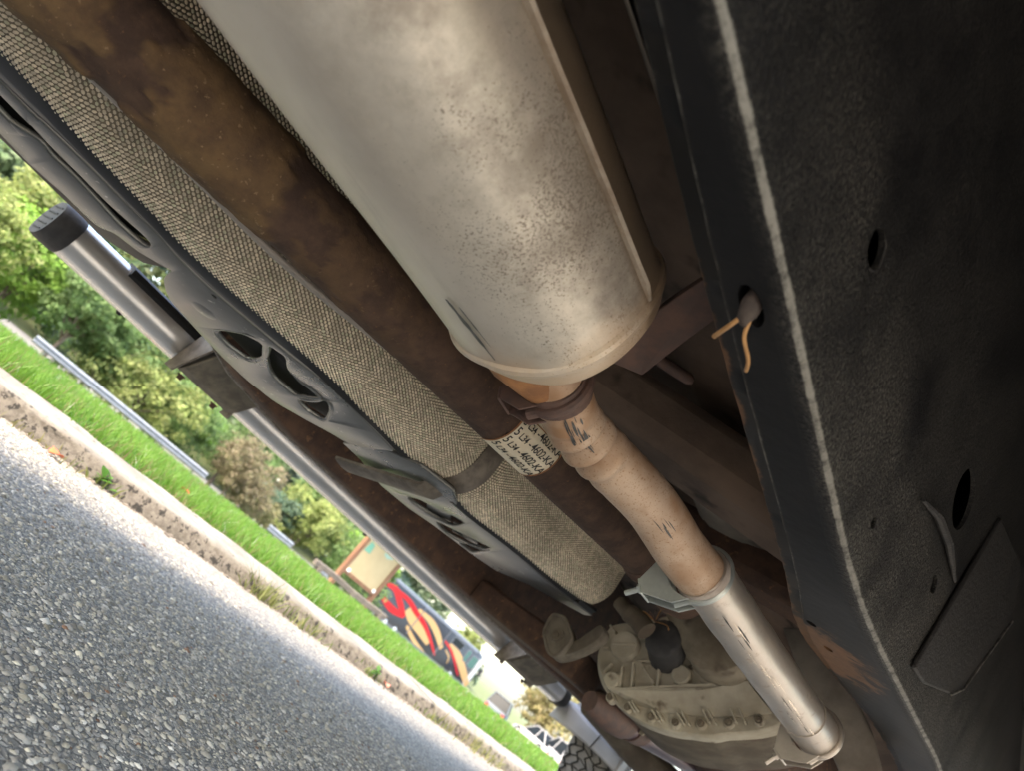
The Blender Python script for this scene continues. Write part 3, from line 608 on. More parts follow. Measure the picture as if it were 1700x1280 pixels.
clamp((-.4325, .853, .5445), (.10, .99, .02), (-.73, 0, -.68), .0382, .062, (M_ZINC, M_ZINC))
clamp((-.371, 1.36, .5545), (.10, .99, .02), (-.42, 0, -.90), .0392, .05, (M_SLEEVE, M_SLEEVE))
clamp((-.4875, .497, .5365), (0, 1, -.02), (-.80, 0, -.60), .0328, .040, (M_RUSTPUR, M_RUSTPUR), nut=False, width=.012)
obj('clamp_band', tube([(-.487, .482, .537), (-.4875, .486, .5368), (-.4875, .51, .536), (-.488, .514, .5355)], [.0298, .0325, .0325, .0298], 32), M_RUSTPUR)

# --- exhaust hanger between muffler and frame
mb = MB(); mb.add(*prism([(-.455, .50, .585), (-.44, .53, .60), (-.40, .50, .635), (-.34, .455, .665), (-.29, .40, .68), (-.29, .36, .68), (-.345, .41, .655), (-.41, .45, .62)], (.0, .004, .022)))
mb.build('hanger_bracket', M_RUSTPUR, truck, smooth=False, bevel=.002)
obj('hanger_rod', tube([(-.49, .565, .655), (-.47, .59, .66), (-.452, .612, .665), (-.449, .616, .666)], [.007, .007, .007, .004], 12), M_RUSTPUR)

# --- drive shaft with scabs of baked-on mud
SA, SB = Vector((-.742, .08, .487)), Vector((-.693, 1.155, .622)); SD = (SB-SA).normalized()
sn = (Vector((.9, 0, -.36))); sn = (sn-SD*sn.dot(SD)).normalized(); su = sn.cross(SD); su = su if su.z > 0 else -su
SR = .0442
def shaft_pt(y, ph, r): 
    p = SA+SD*((y-SA.y)/SD.y); return p+sn*(r*math.cos(ph))+su*(r*math.sin(ph))
def drive_shaft():
    Ys = np.concatenate([np.arange(-.45, .5, .0035), np.arange(.5, 1.17, .012)]); n = 96; v = []; cols = []
    for y in Ys:
        for k in range(n):
            ph = 2*math.pi*k/n; q = Vector((math.cos(ph)*1.1, math.sin(ph)*1.1, y*16))
            nz = mnoise.fractal(q*1.6, 1.0, 2.0, 4)
            def sm(a, b, x): t = min(1, max(0, (x-a)/(b-a))); return t*t*(3-2*t)
            yy = y+.030*nz+.022*math.sin(ph*1.0+.6)
            m1 = 1-sm(.055, .067, yy); m2 = sm(.115, .127, yy)*(1-sm(.25, .275, yy)); m3 = sm(.30, .31, yy)*(1-sm(.33, .60, yy))*(.55 if nz > -.05 else .12)
            crust = max(m1, m2, m3)
            fine = mnoise.fractal(Vector((math.cos(ph)*4, math.sin(ph)*4, y*70)), 1.0, 2.0, 3)
            r = SR+.0042*max(m1, m2)+.0022*m3+.0011*crust*fine+.0003*fine
            v.append(tuple(shaft_pt(y, ph, r))); cols.append((crust, .5+.5*fine, 0))
    m = len(Ys); f = [(i*n+k, i*n+(k+1) % n, (i+1)*n+(k+1) % n, (i+1)*n+k) for i in range(m-1) for k in range(n)]
    f += [tuple(range(n-1, -1, -1)), tuple((m-1)*n+k for k in range(n))]
    mat, nt, bs = new_mat('muddy_drive_shaft'); a = N(nt, 'ShaderNodeAttribute', attribute_name='Col'); s = N(nt, 'ShaderNodeSeparateColor'); nt.links.new(a.outputs['Color'], s.inputs[0])
    base = mix(nt, step(nt, noise(nt, 30, 5, .65), .35, .7), (.052, .033, .026), (.092, .057, .041)); mud = mix(nt, step(nt, noise(nt, 34, 5, .65), .3, .7), (.155, .098, .05), (.088, .055, .034))
    mud = mix(nt, step(nt, noise(nt, 150, 3, .6), .62, .7), mud, (.22, .15, .09))
    c = mix(nt, s.outputs[0], base, mud); sp = step(nt, noise(nt, 170, 3, .6), .66, .72); c = mix(nt, sp, c, (.13, .07, .04))
    nt.links.new(c, bs.inputs['Base Color']); bs.inputs['Roughness'].default_value = .88; bs.inputs['Specular IOR Level'].default_value = .3; bump(nt, bs, noise(nt, 220, 5, .7), .5, .002)
    mb = MB(); mb.add(v, f); o = mb.build('drive_shaft', mat, truck, angle=70)
    at = o.data.color_attributes.new('Col', 'FLOAT_COLOR', 'POINT'); c4 = np.ones((len(v), 4), np.float32); c4[:, :3] = cols; at.data.foreach_set('color', c4.ravel())
    return o
shaft = drive_shaft()
M_STICK = grime('cream_sticker', (.72, .66, .52), (.66, .59, .45), 30, (.5, .65), spots=((.42, .27, .13), 55, .66, .74)); M_INK = plain('sticker_ink', (.012, .011, .011), .5)
v = []; ST0, ST1 = .672, .772
for i in range(13):
    y = ST0+(ST1-ST0)*i/12
    for k in range(49): v.append(tuple(shaft_pt(y, R(-72+150*k/48), SR+.0012)))
obj('part_sticker', (v, [(i*49+k, i*49+k+1, (i+1)*49+k+1, (i+1)*49+k) for i in range(12) for k in range(48)]), M_STICK, shaft)
for yb in (ST0, ST1):
    v = []
    for y_ in (yb-.0016, yb+.0016):
        for k in range(49): v.append(tuple(shaft_pt(y_, R(-72+150*k/48), SR+.0016)))
    obj('sticker_edge', (v, [(k, k+1, 50+k, 49+k) for k in range(48)]), M_RUSTOR, shaft)
v = []
for i in range(2):
    for k in range(3): v.append(tuple(shaft_pt((ST0, ST1)[i], R(35+1.2*k), SR+.0016)))
obj('sticker_divider', (v, [(0, 1, 4, 3), (1, 2, 5, 4)]), M_RUSTOR, shaft)
for ang in (50, 27, 4, -19, -42):
    def warp(x, y, z, a0=R(ang)):
        return shaft_pt(ST0+.003+x, a0+y/SR, SR+.0019)
    for txt, sz, dx, wx in (('5', .0190, 0, 1), ('L34', .0140, .0125, 1), ('-', .018, .0345, 1), ('4602-KA', .0176, .0415, 1)):
        cu = bpy.data.curves.new('lettering', 'FONT'); cu.body = txt; cu.size = sz; cu.space_character = .92; cu.resolution_u = 3
        cu.offset = .0002
        curve_mesh('lettering', cu, (lambda x, y, z, w=warp, d=dx: w(d+x*.93, y-.0065, z)), M_INK, shaft, smooth=False)
# slip yoke and flange at the front end
ax = lambda d: tuple(SB+SD*d)
mb = MB(); mb.add(*tube([ax(-.02), ax(0), ax(.004), ax(.02), ax(.024), ax(.06), ax(.075)], [.0455, .047, .05, .05, .043, .039, .036], 40)); mb.build('shaft_weld_end', M_RUSTDK, truck)
mb = MB(); mb.add(*tube([ax(.075), ax(.08), ax(.098), ax(.103), ax(.12), ax(.125), ax(.15), ax(.19)], [.036, .052, .054, .047, .045, .055, .056, .05], 40)); mb.build('universal_joint', M_RUSTDK, truck)

# --- fuel tank, woven heat wrap, strap
TZ = [(-.45, .437), (.05, .437), (.31, .439), (.43, .448), (.6, .4648), (.83, .474), (.955, .4826), (1.165, .5068), (1.334, .5258), (1.553, .5493), (1.7, .56)]
def tank_prof(y):
    zb = interp(TZ, y); end = max(0, (y-1.44)/.1); rr = .072
    pinch = .010*math.exp(-((y-.915)/.035)**2); pts = []
    x0 = -.905-.03*end*end
    for k in range(5): pts.append((-1.02+.009*k, zb-.004+.004*k/4+pinch*.3))
    for k in range(11):
        a = math.radians(-90+90*k/10); pts.append((x0-rr+(rr-pinch)*math.cos(a)-.004, zb+rr+(rr-pinch)*math.sin(a)))
    top = .80
    for k in range(1, 13): pts.append((x0-.004-pinch-.012*k/12, zb+rr+(top-zb-rr)*k/12))
    return pts
def tank():
    Ys = list(np.linspace(-.45, 1.44, 60))+list(np.linspace(1.46, 1.545, 8)); rings = []
    for y in Ys:
        p = tank_prof(y); sc = 1.0
        if y > 1.50: sc = math.sqrt(max(.02, 1-((y-1.50)/.05)**2))
        c = (-1.0, .68); rings.append([(c[0]+(x-c[0])*(.75+.25*sc), y, c[1]+(z-c[1])*(.75+.25*sc)) for x, z in p])
    return Ys, rings
Ys, rings = tank()
M_WRAP = grime('wrap_backing', (.15, .13, .098), (.19, .165, .125), 60, (.8, .95))
tk = thing('fuel_tank', None, None, (-1.05, .6, .45)); del_props(tk); adopt_empty(tk)
obj('tank_shell', box(-1.36, -1.03, -.6, 1.42, .56, .80), M_BLACK, tk, bevel=.03)
wrap = obj('heat_wrap', loft(rings, closed=False), M_WRAP, tk, angle=80)
def weave():
    cs = .0056; n_v = len(rings[0]); pos = []; nor = []; tu = []; tv = []; sall = []
    RA = np.array(rings); Ya = np.array(Ys); yy = np.arange(-.12, 1.53, cs*.92); rows = 0
    for j, y in enumerate(yy):
        i = min(np.searchsorted(Ya, y), len(Ya)-1); i = max(i, 1); t = (y-Ya[i-1])/(Ya[i]-Ya[i-1]); prof = RA[i-1]*(1-t)+RA[i]*t
        seg = np.linalg.norm(np.diff(prof, axis=0), axis=1); s = np.concatenate([[0], np.cumsum(seg)])
        sv = np.arange(.5*cs*(j % 2)+.002, s[-1]*.93, cs)
        for c in range(3): pass
        P_ = np.stack([np.interp(sv, s, prof[:, c]) for c in range(3)], 1); P2 = np.stack([np.interp(sv+.002, s, prof[:, c]) for c in range(3)], 1)
        d = P2-P_; d /= np.linalg.norm(d, axis=1)[:, None]+1e-9; pos.append(P_); tv.append(d); sall.append(sv)
    pos = np.concatenate(pos); tv = np.concatenate(tv); n = len(pos)
    tu = np.tile(np.array([0, 1., .06]), (n, 1)); tu /= np.linalg.norm(tu, axis=1)[:, None]; nr = np.cross(tv, tu); nr /= np.linalg.norm(nr, axis=1)[:, None]
    flip = nr[:, 0]-nr[:, 2] < 0; nr[flip] *= -1
    # twill: bead axis leans one way, then the other, in bands along the wrap
    sall = np.concatenate(sall); ang = np.where(np.sin((sall+.012*np.sin(pos[:, 1]*7))*2*np.pi/.075) > 0, .62, -.62)+rng.normal(0, .13, n); ca, sa = np.cos(ang)[:, None], np.sin(ang)[:, None]
    a = tu*ca+tv*sa; b = -tu*sa+tv*ca; sz = rng.uniform(.9, 1.1, n)
    Ms = np.stack([a*(.0029*sz)[:, None], b*(.0019*sz)[:, None], nr*.0019], 2)
    bv = [(0, 0, 1)]; 
    for k in range(6): bv.append((.62*math.cos(k*math.pi/3), .62*math.sin(k*math.pi/3), .72))
    for k in range(6): bv.append((math.cos(k*math.pi/3), math.sin(k*math.pi/3), -.1))
    tr = [(0, 1+k, 1+(k+1) % 6) for k in range(6)]+[(1+k, 7+k, 7+(k+1) % 6) for k in range(6)]+[(1+k, 7+(k+1) % 6, 1+(k+1) % 6) for k in range(6)]
    g = (rng.uniform(.7, 1.15, n)*(1+.22*np.array([mnoise.fractal(Vector(q)*9, 1.0, 2.0, 3) for q in pos])))[:, None]; cols = np.array([[.68, .61, .49]])*g; gr = rng.random(n) < .2; cols[gr] *= np.array([.82, .9, .85])
    V, L, S, C = stamp(bv, tr, Ms, pos+nr*.0006, cols)
    o = mesh_np('weave', V, L, S, attr_mat('wrap_yarn', .8), parent=tk, cols=C, smooth=True); o['kind'] = 'stuff'; return o
weave()
def strap():
    sec = []
    zs = interp(TZ, .905); prof = [(x, zs+.22*(x+.96)-.007) for x in (-1.20, -1.15, -1.10, -1.06, -1.02, -.99)]+[(x, z) for x, z in tank_prof(.915)[6:]]
    v = []; m = len(prof)
    for j, (x, z) in enumerate(prof):
        a = prof[max(j-1, 0)]; b = prof[min(j+1, m-1)]; tx, tz = b[0]-a[0], b[1]-a[1]; l_ = math.hypot(tx, tz) or 1; nx, nz = tz/l_, -tx/l_
        y0 = .915-.10*max(0, (-x-1.0)); hw = .026
        for dy, o_ in ((-hw, .002), (-hw, .0075), (-hw*.75, .0095), (0, .0115), (hw*.75, .0095), (hw, .0075), (hw, .002)): v.append((x+nx*o_, y0+dy, z+nz*o_))
    f = [(j*7+k, j*7+(k+1) % 7, (j+1)*7+(k+1) % 7, (j+1)*7+k) for j in range(m-1) for k in range(7)]
    obj('tank_strap', (v, f), M_STRAP, tk, angle=50)
strap()
# --- skid plate below the tank
def wplate(dz=0.0, wave=0.0):
    return lambda x, y, z: (x, y, interp(TZ, y)+.22*(x+.96)+dz+z+wave*(math.sin(x*46+y*9)*math.cos(y*17+1)+.5*math.sin(y*31+x*12)))
ext = lambda l: [(l[0][0], -.35)]+l
obj('edge_trim', loft([[wplate(.003)(a[0], a[1], 0), wplate(-.004)((a[0]+b[0])/2, (a[1]+b[1])/2, 0), wplate(.0)(b[0], b[1], 0), wplate(.01)(b[0], b[1], 0), wplate(.012)(a[0], a[1], 0)] for a, b in zip(ext(FAB_EDGE), ext(TRIM_OUT))]), M_TRIM)
tf = dense([Vector((a, b, 0)) for a, b in FRONT_TRIM], 4)
obj('edge_trim', loft([[wplate(.004)(p.x+.006, p.y, 0), wplate(-.004)(p.x-.004, p.y, 0), wplate(-.003)(p.x-.012, p.y, 0), wplate(.01)(p.x-.012, p.y, 0), wplate(.012)(p.x+.004, p.y, 0)] for p in tf]), M_TRIM)
PR = [(-1.013, -.35)]+PLATE_REAR+[(-1.132, -.35)]
SLOT = [(-1.036, -.3)]+PLATE_SLOT+[(-1.074, -.3)]
ofl = [(-1.132, -.35)]+OUTER_FLANGE+[(-1.16, -.35)]
skid = sheet2d('skid_plate', PR, [SLOT, OPEN_A, OPEN_B, OPEN_C], .003, .0022, wplate(0, .0018), M_GREY, truck)  # lettered openings follow dark reflections of the glossy plate, cut as holes
obj('outer_flange', prism([wplate(.003)(a, b, 0) for a, b in ofl], (0, 0, .012)), M_FLOORG, skid, smooth=False)
def grow(pl, k):
    cx_ = sum(p[0] for p in pl)/len(pl); cy_ = sum(p[1] for p in pl)/len(pl); return [(cx_+(a-cx_)*k, cy_+(b-cy_)*k) for a, b in pl]
HOLES_FRONT_0, HOLES_FRONT_1, HOLES_FRONT_2, HOLES_FRONT_3, HOLES_FRONT_4, HOLES_FRONT_5 = [grow(p, 1.0) for p in (HOLES_FRONT_0, HOLES_FRONT_1, HOLES_FRONT_2, HOLES_FRONT_3, HOLES_FRONT_4, HOLES_FRONT_5)]
FRONT_OPEN = [HOLES_FRONT_0, grow(TROUGH_0, .93), grow(TROUGH_1, .93), grow(TROUGH_2, .95)]  # openings take the shape of dark reflections in the glossy troughs
OPEN_A, OPEN_B, OPEN_C = grow(OPEN_A, 1.12), grow(OPEN_B, 1.1), grow(OPEN_C, 1.15)
skid2 = sheet2d('skid_plate', PLATE_FRONT, FRONT_OPEN, .003, .002, wplate(0, .0015), M_GREY, truck, 'holes')
for wb in (SHEEN_0, SHEEN_1): obj('trough_sheen', prism([wplate(.007)(a, b, 0) for a, b in wb], (0, 0, .003)), M_GREY, skid2, smooth=False)  # grey patches stand in for the lighter reflection inside each trough
obj('dark_backing', prism([wplate(.018)(x, y, 0) for x, y in ((-.98, -.4), (-.98, .84), (-.975, 1.40), (-1.03, 1.40), (-1.06, 1.25), (-1.09, 1.0), (-1.10, .85), (-1.17, .72), (-1.19, .62), (-1.16, .50), (-1.09, .38), (-1.06, .33), (-1.125, .28), (-1.135, .22), (-1.14, .10), (-1.14, -.4))], (0, 0, .03)), M_BLACK, tk, smooth=False)  # black sheet added behind the openings so they pass for dark reflections
def rim(parent, poly, r, mat=M_GREY):
    q = [Vector((x, y, 0)) for x, y in poly]; q = [q[-1]]+q+[q[0], q[1]]; d = dense(q, 5)[5:-6]; W = wplate(-.001); pts = [W(p.x, p.y, 0) for p in d]; pts += pts[:2]
    obj('pressed_rim', tube(pts, r, 8, False), mat, parent)
for pl in (OPEN_A, OPEN_B, OPEN_C): rim(skid, pl, .0036)
for pl in FRONT_OPEN: rim(skid2, pl, .0026)
# pressed dishes bulging out of the plate between the openings
def dish(parent, x, y, rx, ry, hgt, rot):
    v = [(0, 0, -1.0)]; f = []; W = wplate(); out = [W(x, y, -hgt)]
    for i in range(1, 8):
        t = i/7; hz = hgt*(1-t*t)**1.0
        for k in range(28):
            a = 2*math.pi*k/28; u, w_ = rx*t*math.cos(a), ry*t*math.sin(a); out.append(W(x+u*math.cos(rot)-w_*math.sin(rot), y+u*math.sin(rot)+w_*math.cos(rot), -hz+.001*t))
    f = [(0, 1+k, 1+(k+1) % 28) for k in range(28)]+[(1+i*28+k, 1+(i+1)*28+k, 1+(i+1)*28+(k+1) % 28, 1+i*28+(k+1) % 28) for i in range(6) for k in range(28)]
    obj('pressed_dish', (out, f), M_GREY, parent, angle=80)
dish(skid, -1.085, .435, .04, .045, .006, .2); dish(skid, -1.0, .60, .012, .06, .004, -.1)
for x, y in ((-1.012, .40), (-.998, .535), (-.983, .66), (-.952, 1.46)):
    obj('slot_bolt', tube([wplate(-.004)(x, y, 0), wplate(.004)(x, y, 0)], .0045, 10), M_BLACK, skid)
for x, y, l_ in ((-1.016, .41, .05), (-1.0, .545, .04)):
    obj('slot_edge', tube([wplate(-.002)(x-.004, y, 0), wplate(-.002)(x-.014, y+l_, 0)], .0014, 6), M_ZINC, skid)

# --- driver side frame rail, rusty
DR = [(.38, .60), (.45, .53), (.52, .475), (.60, .435), (.70, .41), (.86, .398), (1.3, .410), (1.9, .424), (2.4, .437), (3.3, .45)]
secs = []
for y in np.linspace(.38, 3.3, 90):
    zb = interp(DR, y)+.0012*mnoise.noise(Vector((y*14, 0, 0))); xi, xo = -1.345, -1.425
    secs.append([(xi, y, .80), (xi, y, zb+.012), (xi-.002, y, zb+.004), (xi-.008, y, zb), (xo+.004, y, zb), (xo, y, zb+.004), (xo, y, .80)])
rail_d = obj('frame_rail', loft(secs), M_RUSTDK); rail_d['label'] = 'rust brown frame rail on the far side behind the fuel tank'
lip = [[(-1.427, y, interp(DR, y)+.028), (-1.427, y, interp(DR, y)-.003), (-1.434, y, interp(DR, y)-.003), (-1.434, y, interp(DR, y)+.028)] for y in np.linspace(.42, 3.2, 80)]
obj('rail_flange', loft(lip), grime('flange_grit', (.24, .23, .21), (.12, .105, .09), 60, (.7, .9), bmp=(200, .5, .002)), rail_d)

# --- side step
STZ = [(.3, .408), (1.0, .410), (2.2, .424), (3.0, .432)]
spth = [(-1.70, y, interp(STZ, y)) for y in np.linspace(.37, 2.88, 50)]
def step_ring(y, k=1.0):
    z = interp(STZ, y); out = []
    for a in np.linspace(0, 2*math.pi, 44, endpoint=False):
        c, s = math.cos(a), math.sin(a); e = .8; out.append((-1.70+.052*k*math.copysign(abs(c)**e, c), y, z+.043*k*math.copysign(abs(s)**e, s)))
    return out
stp = thing('side_step', None, None, (-1.7, 1.6, .41)); del_props(stp); adopt_empty(stp)
obj('step_bar', loft([step_ring(y) for y in np.linspace(.37, 2.88, 40)]), M_CHROME, stp, angle=60)
gz = lambda y: interp(STZ, y)
mb = MB(); mb.add(*loft([[(-1.652, y, gz(y)+.020), (-1.645, y, gz(y)+.028), (-1.648, y, gz(y)+.040), (-1.665, y, gz(y)+.046), (-1.70, y, gz(y)+.049), (-1.70, y, gz(y)+.03)] for y in np.linspace(.5, 2.3, 30)])); mb.build('tread_pad', M_BLACK, stp)
cap_r = [[(p[0]+.02*d, p[1], p[2]) for p in step_ring(y, k)] for y, k, d in ((.385, 1.03, 0), (.375, 1.06, 0), (.345, 1.05, 0), (.335, .99, 0))]
cp = obj('end_cap', loft(cap_r), M_RUBBER, stp, angle=50)
for i in range(5):
    z = gz(.33)-.028+.014*i; w = .038*math.sqrt(max(.05, 1-((z-gz(.33))/.045)**2)); obj('cap_ridge', box(-1.70-w, -1.70+w, .3335, .336, z-.0014, z+.0014), M_BLACK, cp)
cap_r = [step_ring(y, k) for y, k in ((2.86, 1.03), (2.87, 1.06), (2.91, 1.05), (2.92, .98))]; obj('end_cap', loft(cap_r), M_RUBBER, stp, angle=50)
for y0, y1 in ((.70, .865), (2.32, 2.56)):
    z = gz(y0); b = MB()
    b.add(*prism([(-1.625, y0, z-.052), (-1.63, y0, z+.04), (-1.60, y0+.01, z+.055), (-1.46, y0+.02, z+.12), (-1.43, y0+.02, z+.12), (-1.59, y0, z-.04)], (0, y1-y0, 0)))
    br = b.build('step_bracket', M_BRKT, stp, smooth=False, bevel=.004)
    obj('bracket_flange', prism([(-1.615, y0-.004, z-.062), (-1.66, y0-.004, z-.06), (-1.62, y0-.004, z+.06), (-1.45, y0-.004, z+.14), (-1.425, y0-.004, z+.135)], (0, -.006, 0)), M_STRAP, br, smooth=False, bevel=.0015)
    obj('bracket_flange', prism([(-1.615, y1+.002, z-.062), (-1.66, y1+.002, z-.06), (-1.62, y1+.002, z+.05), (-1.60, y1+.002, z+.045)], (0, .006, 0)), M_STRAP, br, smooth=False, bevel=.0015)
    for yy in (y0+.03, y1-.03): hexbolt((-1.64, yy, z-.054), (0, 0, -1), .007, .012).build('bracket_bolt', M_RUSTDK, br)
for yb, lz in ((.56, -.045), (.9, -.044), (1.5, -.044)):
    hexbolt((-1.70, yb, gz(yb)-.043), (0, 0, -1), .006, .005).build('step_screw', M_BLACK, stp)

# --- passenger side frame rail, black undercoat
PZ = [(-1.2, .570), (.1, .566), (.26, .563), (.43, .556), (.66, .547), (.80, .556), (1.01, .581), (1.2, .603), (1.43, .631), (2.0, .66), (3.2, .66)]
PX = [(-1.2, -.255), (.1, -.261), (.26, -.277), (.43, -.284), (.66, -.289), (.78, -.305), (.93, -.340), (1.05, -.345), (1.2, -.33), (1.6, -.31), (3.2, -.30)]
def smooth_tab(tab, y): return sum(interp(tab, y+d) for d in (-.08, -.04, 0, .04, .08))/5
secs = []; cols = []
for y in np.linspace(-1.1, 3.1, 300):
    zb, xi, xo = smooth_tab(PZ, y), smooth_tab(PX, y), -.215; w = .0014*mnoise.noise(Vector((y*22, 1, 0)))+.0009*mnoise.noise(Vector((y*60, 4, 0)))
    rust = max(0, 1-abs((y-.95)/.19)**2)
    ring = [((xi, .97), 0, 0), ((xi, zb+.014), 0, 0), ((xi+w, zb+.002), .5, 0), ((xi+.003+w, zb-.001), .5, 0), ((xi+.015, zb+.0008), 0, 0), ((xi+.017+w, zb-.0028), .75, 0), ((xi+.020+w, zb-.003), .35, 0), ((xi+.026, zb-.003), 0, 0), ((xo-.016, zb-.003), 0, 0), ((xo-.006, zb-.0026), 0, .2), ((xo-.003, zb-.0010), .8, .5), ((xo-.0006, zb+.002), 1, .8), ((xo, zb+.005), .8, 1), ((xo, zb+.011), 0, 1), ((xo, zb+.03), 0, 1), ((xo, zb+.06), 0, .9), ((xo, zb+.10), 0, .9), ((xo, zb+.15), 0, .8), ((xo, zb+.2), 0, .7), ((xo+.006, .97), 0, .6)]
    secs.append([(x, y, z) for (x, z), _, _ in ring])
    for (x, z), wv, g in ring: cols.append((wv, g, rust*min(1, max(0, (xo-.004-x)/.03)) if z < zb+.016 else 0))
def rail_mat():
    m, nt, bs = new_mat('undercoated_frame'); a = N(nt, 'ShaderNodeAttribute', attribute_name='Col'); s = N(nt, 'ShaderNodeSeparateColor'); nt.links.new(a.outputs['Color'], s.inputs[0])
    c = mix(nt, step(nt, noise(nt, 9, 6, .65), .35, .7), (.0035, .0038, .0048), (.008, .008, .009))
    gr = noise(nt, 330, 3, .75); dust_light = mth(nt, 'MULTIPLY', mth(nt, 'MULTIPLY', step(nt, gr, .45, .62), s.outputs[1]), step(nt, noise(nt, 9, 5, .65), .28, .62)); c = mix(nt, mth(nt, 'MULTIPLY', dust_light, .8), c, (.115, .112, .098))
    we = step(nt, mth(nt, 'ADD', mth(nt, 'MULTIPLY', s.outputs[0], .75), mth(nt, 'MULTIPLY', noise(nt, 42, 9, .8), 1.15)), .98, 1.32); c = mix(nt, we, c, (.19, .188, .172))
    ru = step(nt, mth(nt, 'ADD', s.outputs[2], mth(nt, 'MULTIPLY', noise(nt, 28, 6, .7), 1.3)), 1.1, 1.35); c = mix(nt, ru, c, mix(nt, noise(nt, 90, 4), (.07, .034, .02), (.2, .10, .045)))
    nt.links.new(c, bs.inputs['Base Color']); bs.inputs['Specular IOR Level'].default_value = .22; nt.links.new(mth(nt, 'ADD', .52, mth(nt, 'MULTIPLY', s.outputs[1], .15)), bs.inputs['Roughness'])
    hh = mth(nt, 'ADD', mth(nt, 'MULTIPLY', mth(nt, 'MULTIPLY', noise(nt, 190, 4, .7), s.outputs[1]), 1.4), mth(nt, 'MULTIPLY', noise(nt, 60, 4), .15)); bump(nt, bs, hh, .9, .004); return m
M_FRAME = rail_mat()
rail_p = obj('frame_rail', loft(secs), M_FRAME, angle=70); rail_p['label'] = 'black undercoated frame rail with a scuffed pale lower edge'
at = rail_p.data.color_attributes.new('Col', 'FLOAT_COLOR', 'POINT'); c4 = np.ones((len(cols), 4), np.float32); c4[:, :3] = cols; at.data.foreach_set('color', c4.ravel())
def cutter(c, axis, ru, rv, depth, u):
    c = Vector(c); axis = Vector(axis); u = Vector(u); w = axis.cross(u); v = []
    for e in (-.02, depth):
        for k in range(24): a = 2*math.pi*k/24; v.append(tuple(c+axis*e+u*(ru*math.cos(a))+w*(rv*math.sin(a))))
    n = 24; mb = MB(); mb.add(v, [tuple(range(n)), tuple(range(2*n-1, n-1, -1))]+[(k, (k+1) % n, n+(k+1) % n, n+k) for k in range(n)]); o = mb.build('cutter', None, None, smooth=False)
    at_ = o.data.color_attributes.new('Col', 'FLOAT_COLOR', 'POINT'); at_.data.foreach_set('color', np.tile(np.array([0, .7, 0, 1], np.float32), len(v))); return o
cuts = []
for (y, z), ru, rv in zip(RAIL_HOLES, (.0155, .006, .017, .05), (.0125, .005, .009, .03)):
    cuts.append(cutter((-.215, y, z), (-1, 0, 0), ru, rv, .02, (0, 1, 0)))
wh = WIREHOLE[0]; cuts.append(cutter((wh[0], wh[1]-.004, .553), (0, 0, 1), .0185, .0085, .035, (0.0, 1, 0)))
for y_ in (.88, .975): cuts.append(cutter((-.30, y_, interp(PZ, y_)-.003), (0, 0, 1), .009, .006, .03, (0, 1, 0)))
def cavity(x0, x1, y0, y1, z0, z1):   # the rail is a hollow box section
    mb = MB(); mb.add(*box(x0, x1, y0, y1, z0, z1)); o = mb.build('cutter', None, None, smooth=False)
    at_ = o.data.color_attributes.new('Col', 'FLOAT_COLOR', 'POINT'); at_.data.foreach_set('color', np.tile(np.array([0, 0, 0, 1], np.float32), 8)); return o
cuts += [cavity(-.262, -.2195, .24, .755, .572, .90), cavity(-.285, -.2195, .757, 1.04, .615, .90)]
cut(rail_p, cuts)
def rail_col(x, y, z):
    zb, xi, xo = smooth_tab(PZ, y), smooth_tab(PX, y), -.215
    rust = max(0, 1-abs((y-1.0)/.17)**2)
    if x > xo-.0075 and x < xo+.001:
        t = z-zb
        if x > xo-.002:
            g_ = .25+.75*min(1, max(0, (y-.15)/.55)); g_ *= 1 if t < .14 else .45  # dust speckle strengthened forward, painting in the lit part of the web
            return ((.9 if t < .0035 else .4 if t < .0065 else 0), g_, 0)
        return (.8 if x > xo-.0045 and t < .002 else 0, .4, 0)
    if z < zb+.004:
        d_ = x-xi
        w_ = .5 if d_ < .008 else .75 if .0155 < d_ < .0185 else .35 if d_ < .0215 and d_ > .0185 else 0
        lipr = .62 if d_ < .012 and y > .3 else 0
        return (w_, 0, max(lipr, rust*min(1, max(0, (xo-.004-x)/.03))))
    return (0, .2, 0)
me_ = rail_p.data
for a_ in list(me_.color_attributes): me_.color_attributes.remove(a_)
at = me_.color_attributes.new('Col', 'FLOAT_COLOR', 'POINT'); c4 = np.ones((len(me_.vertices), 4), np.float32); c4[:, :3] = [rail_col(*v_.co) for v_ in me_.vertices]; at.data.foreach_set('color', c4.ravel())
M_UNDER = grime('undercoat_plate', (.0035, .0036, .0045), (.009, .0085, .0085), 14, (.6, .8), spots=((.03, .029, .027), 60, .62, .76), bmp=(170, .7, .003))
# flared lips of the web openings
for (y, z), ru, rv in list(zip(RAIL_HOLES, (.0165, .007, .018, .051), (.0135, .006, .010, .031)))[:3]:
    obj('hole_lip', tube([(-.2150, y+ru*math.cos(a), z+rv*math.sin(a)) for a in np.linspace(-1.2, 1.4, 16)], .0009, 6, False), M_UNDER, rail_p)
obj('rail_rib', tube([(-.209, .70, .668), (-.207, .76, .690), (-.207, .84, .706), (-.209, .95, .716)], [.002, .005, .005, .002], 8), M_UNDER, rail_p)
pl = [(-.214, a, b) for a, b in RAIL_PLATE]
obj('body_mount_plate', prism(pl, (.006, 0, 0)), M_UNDER, rail_p, smooth=False, bevel=.004)
obj('mount_edge', tube([(-.2065, a, b) for a, b in RAIL_PLATE[3:6]], .0018, 8), grime('worn_edge', (.16, .158, .15), (.05, .05, .048), 60, (.6, .8)), rail_p)
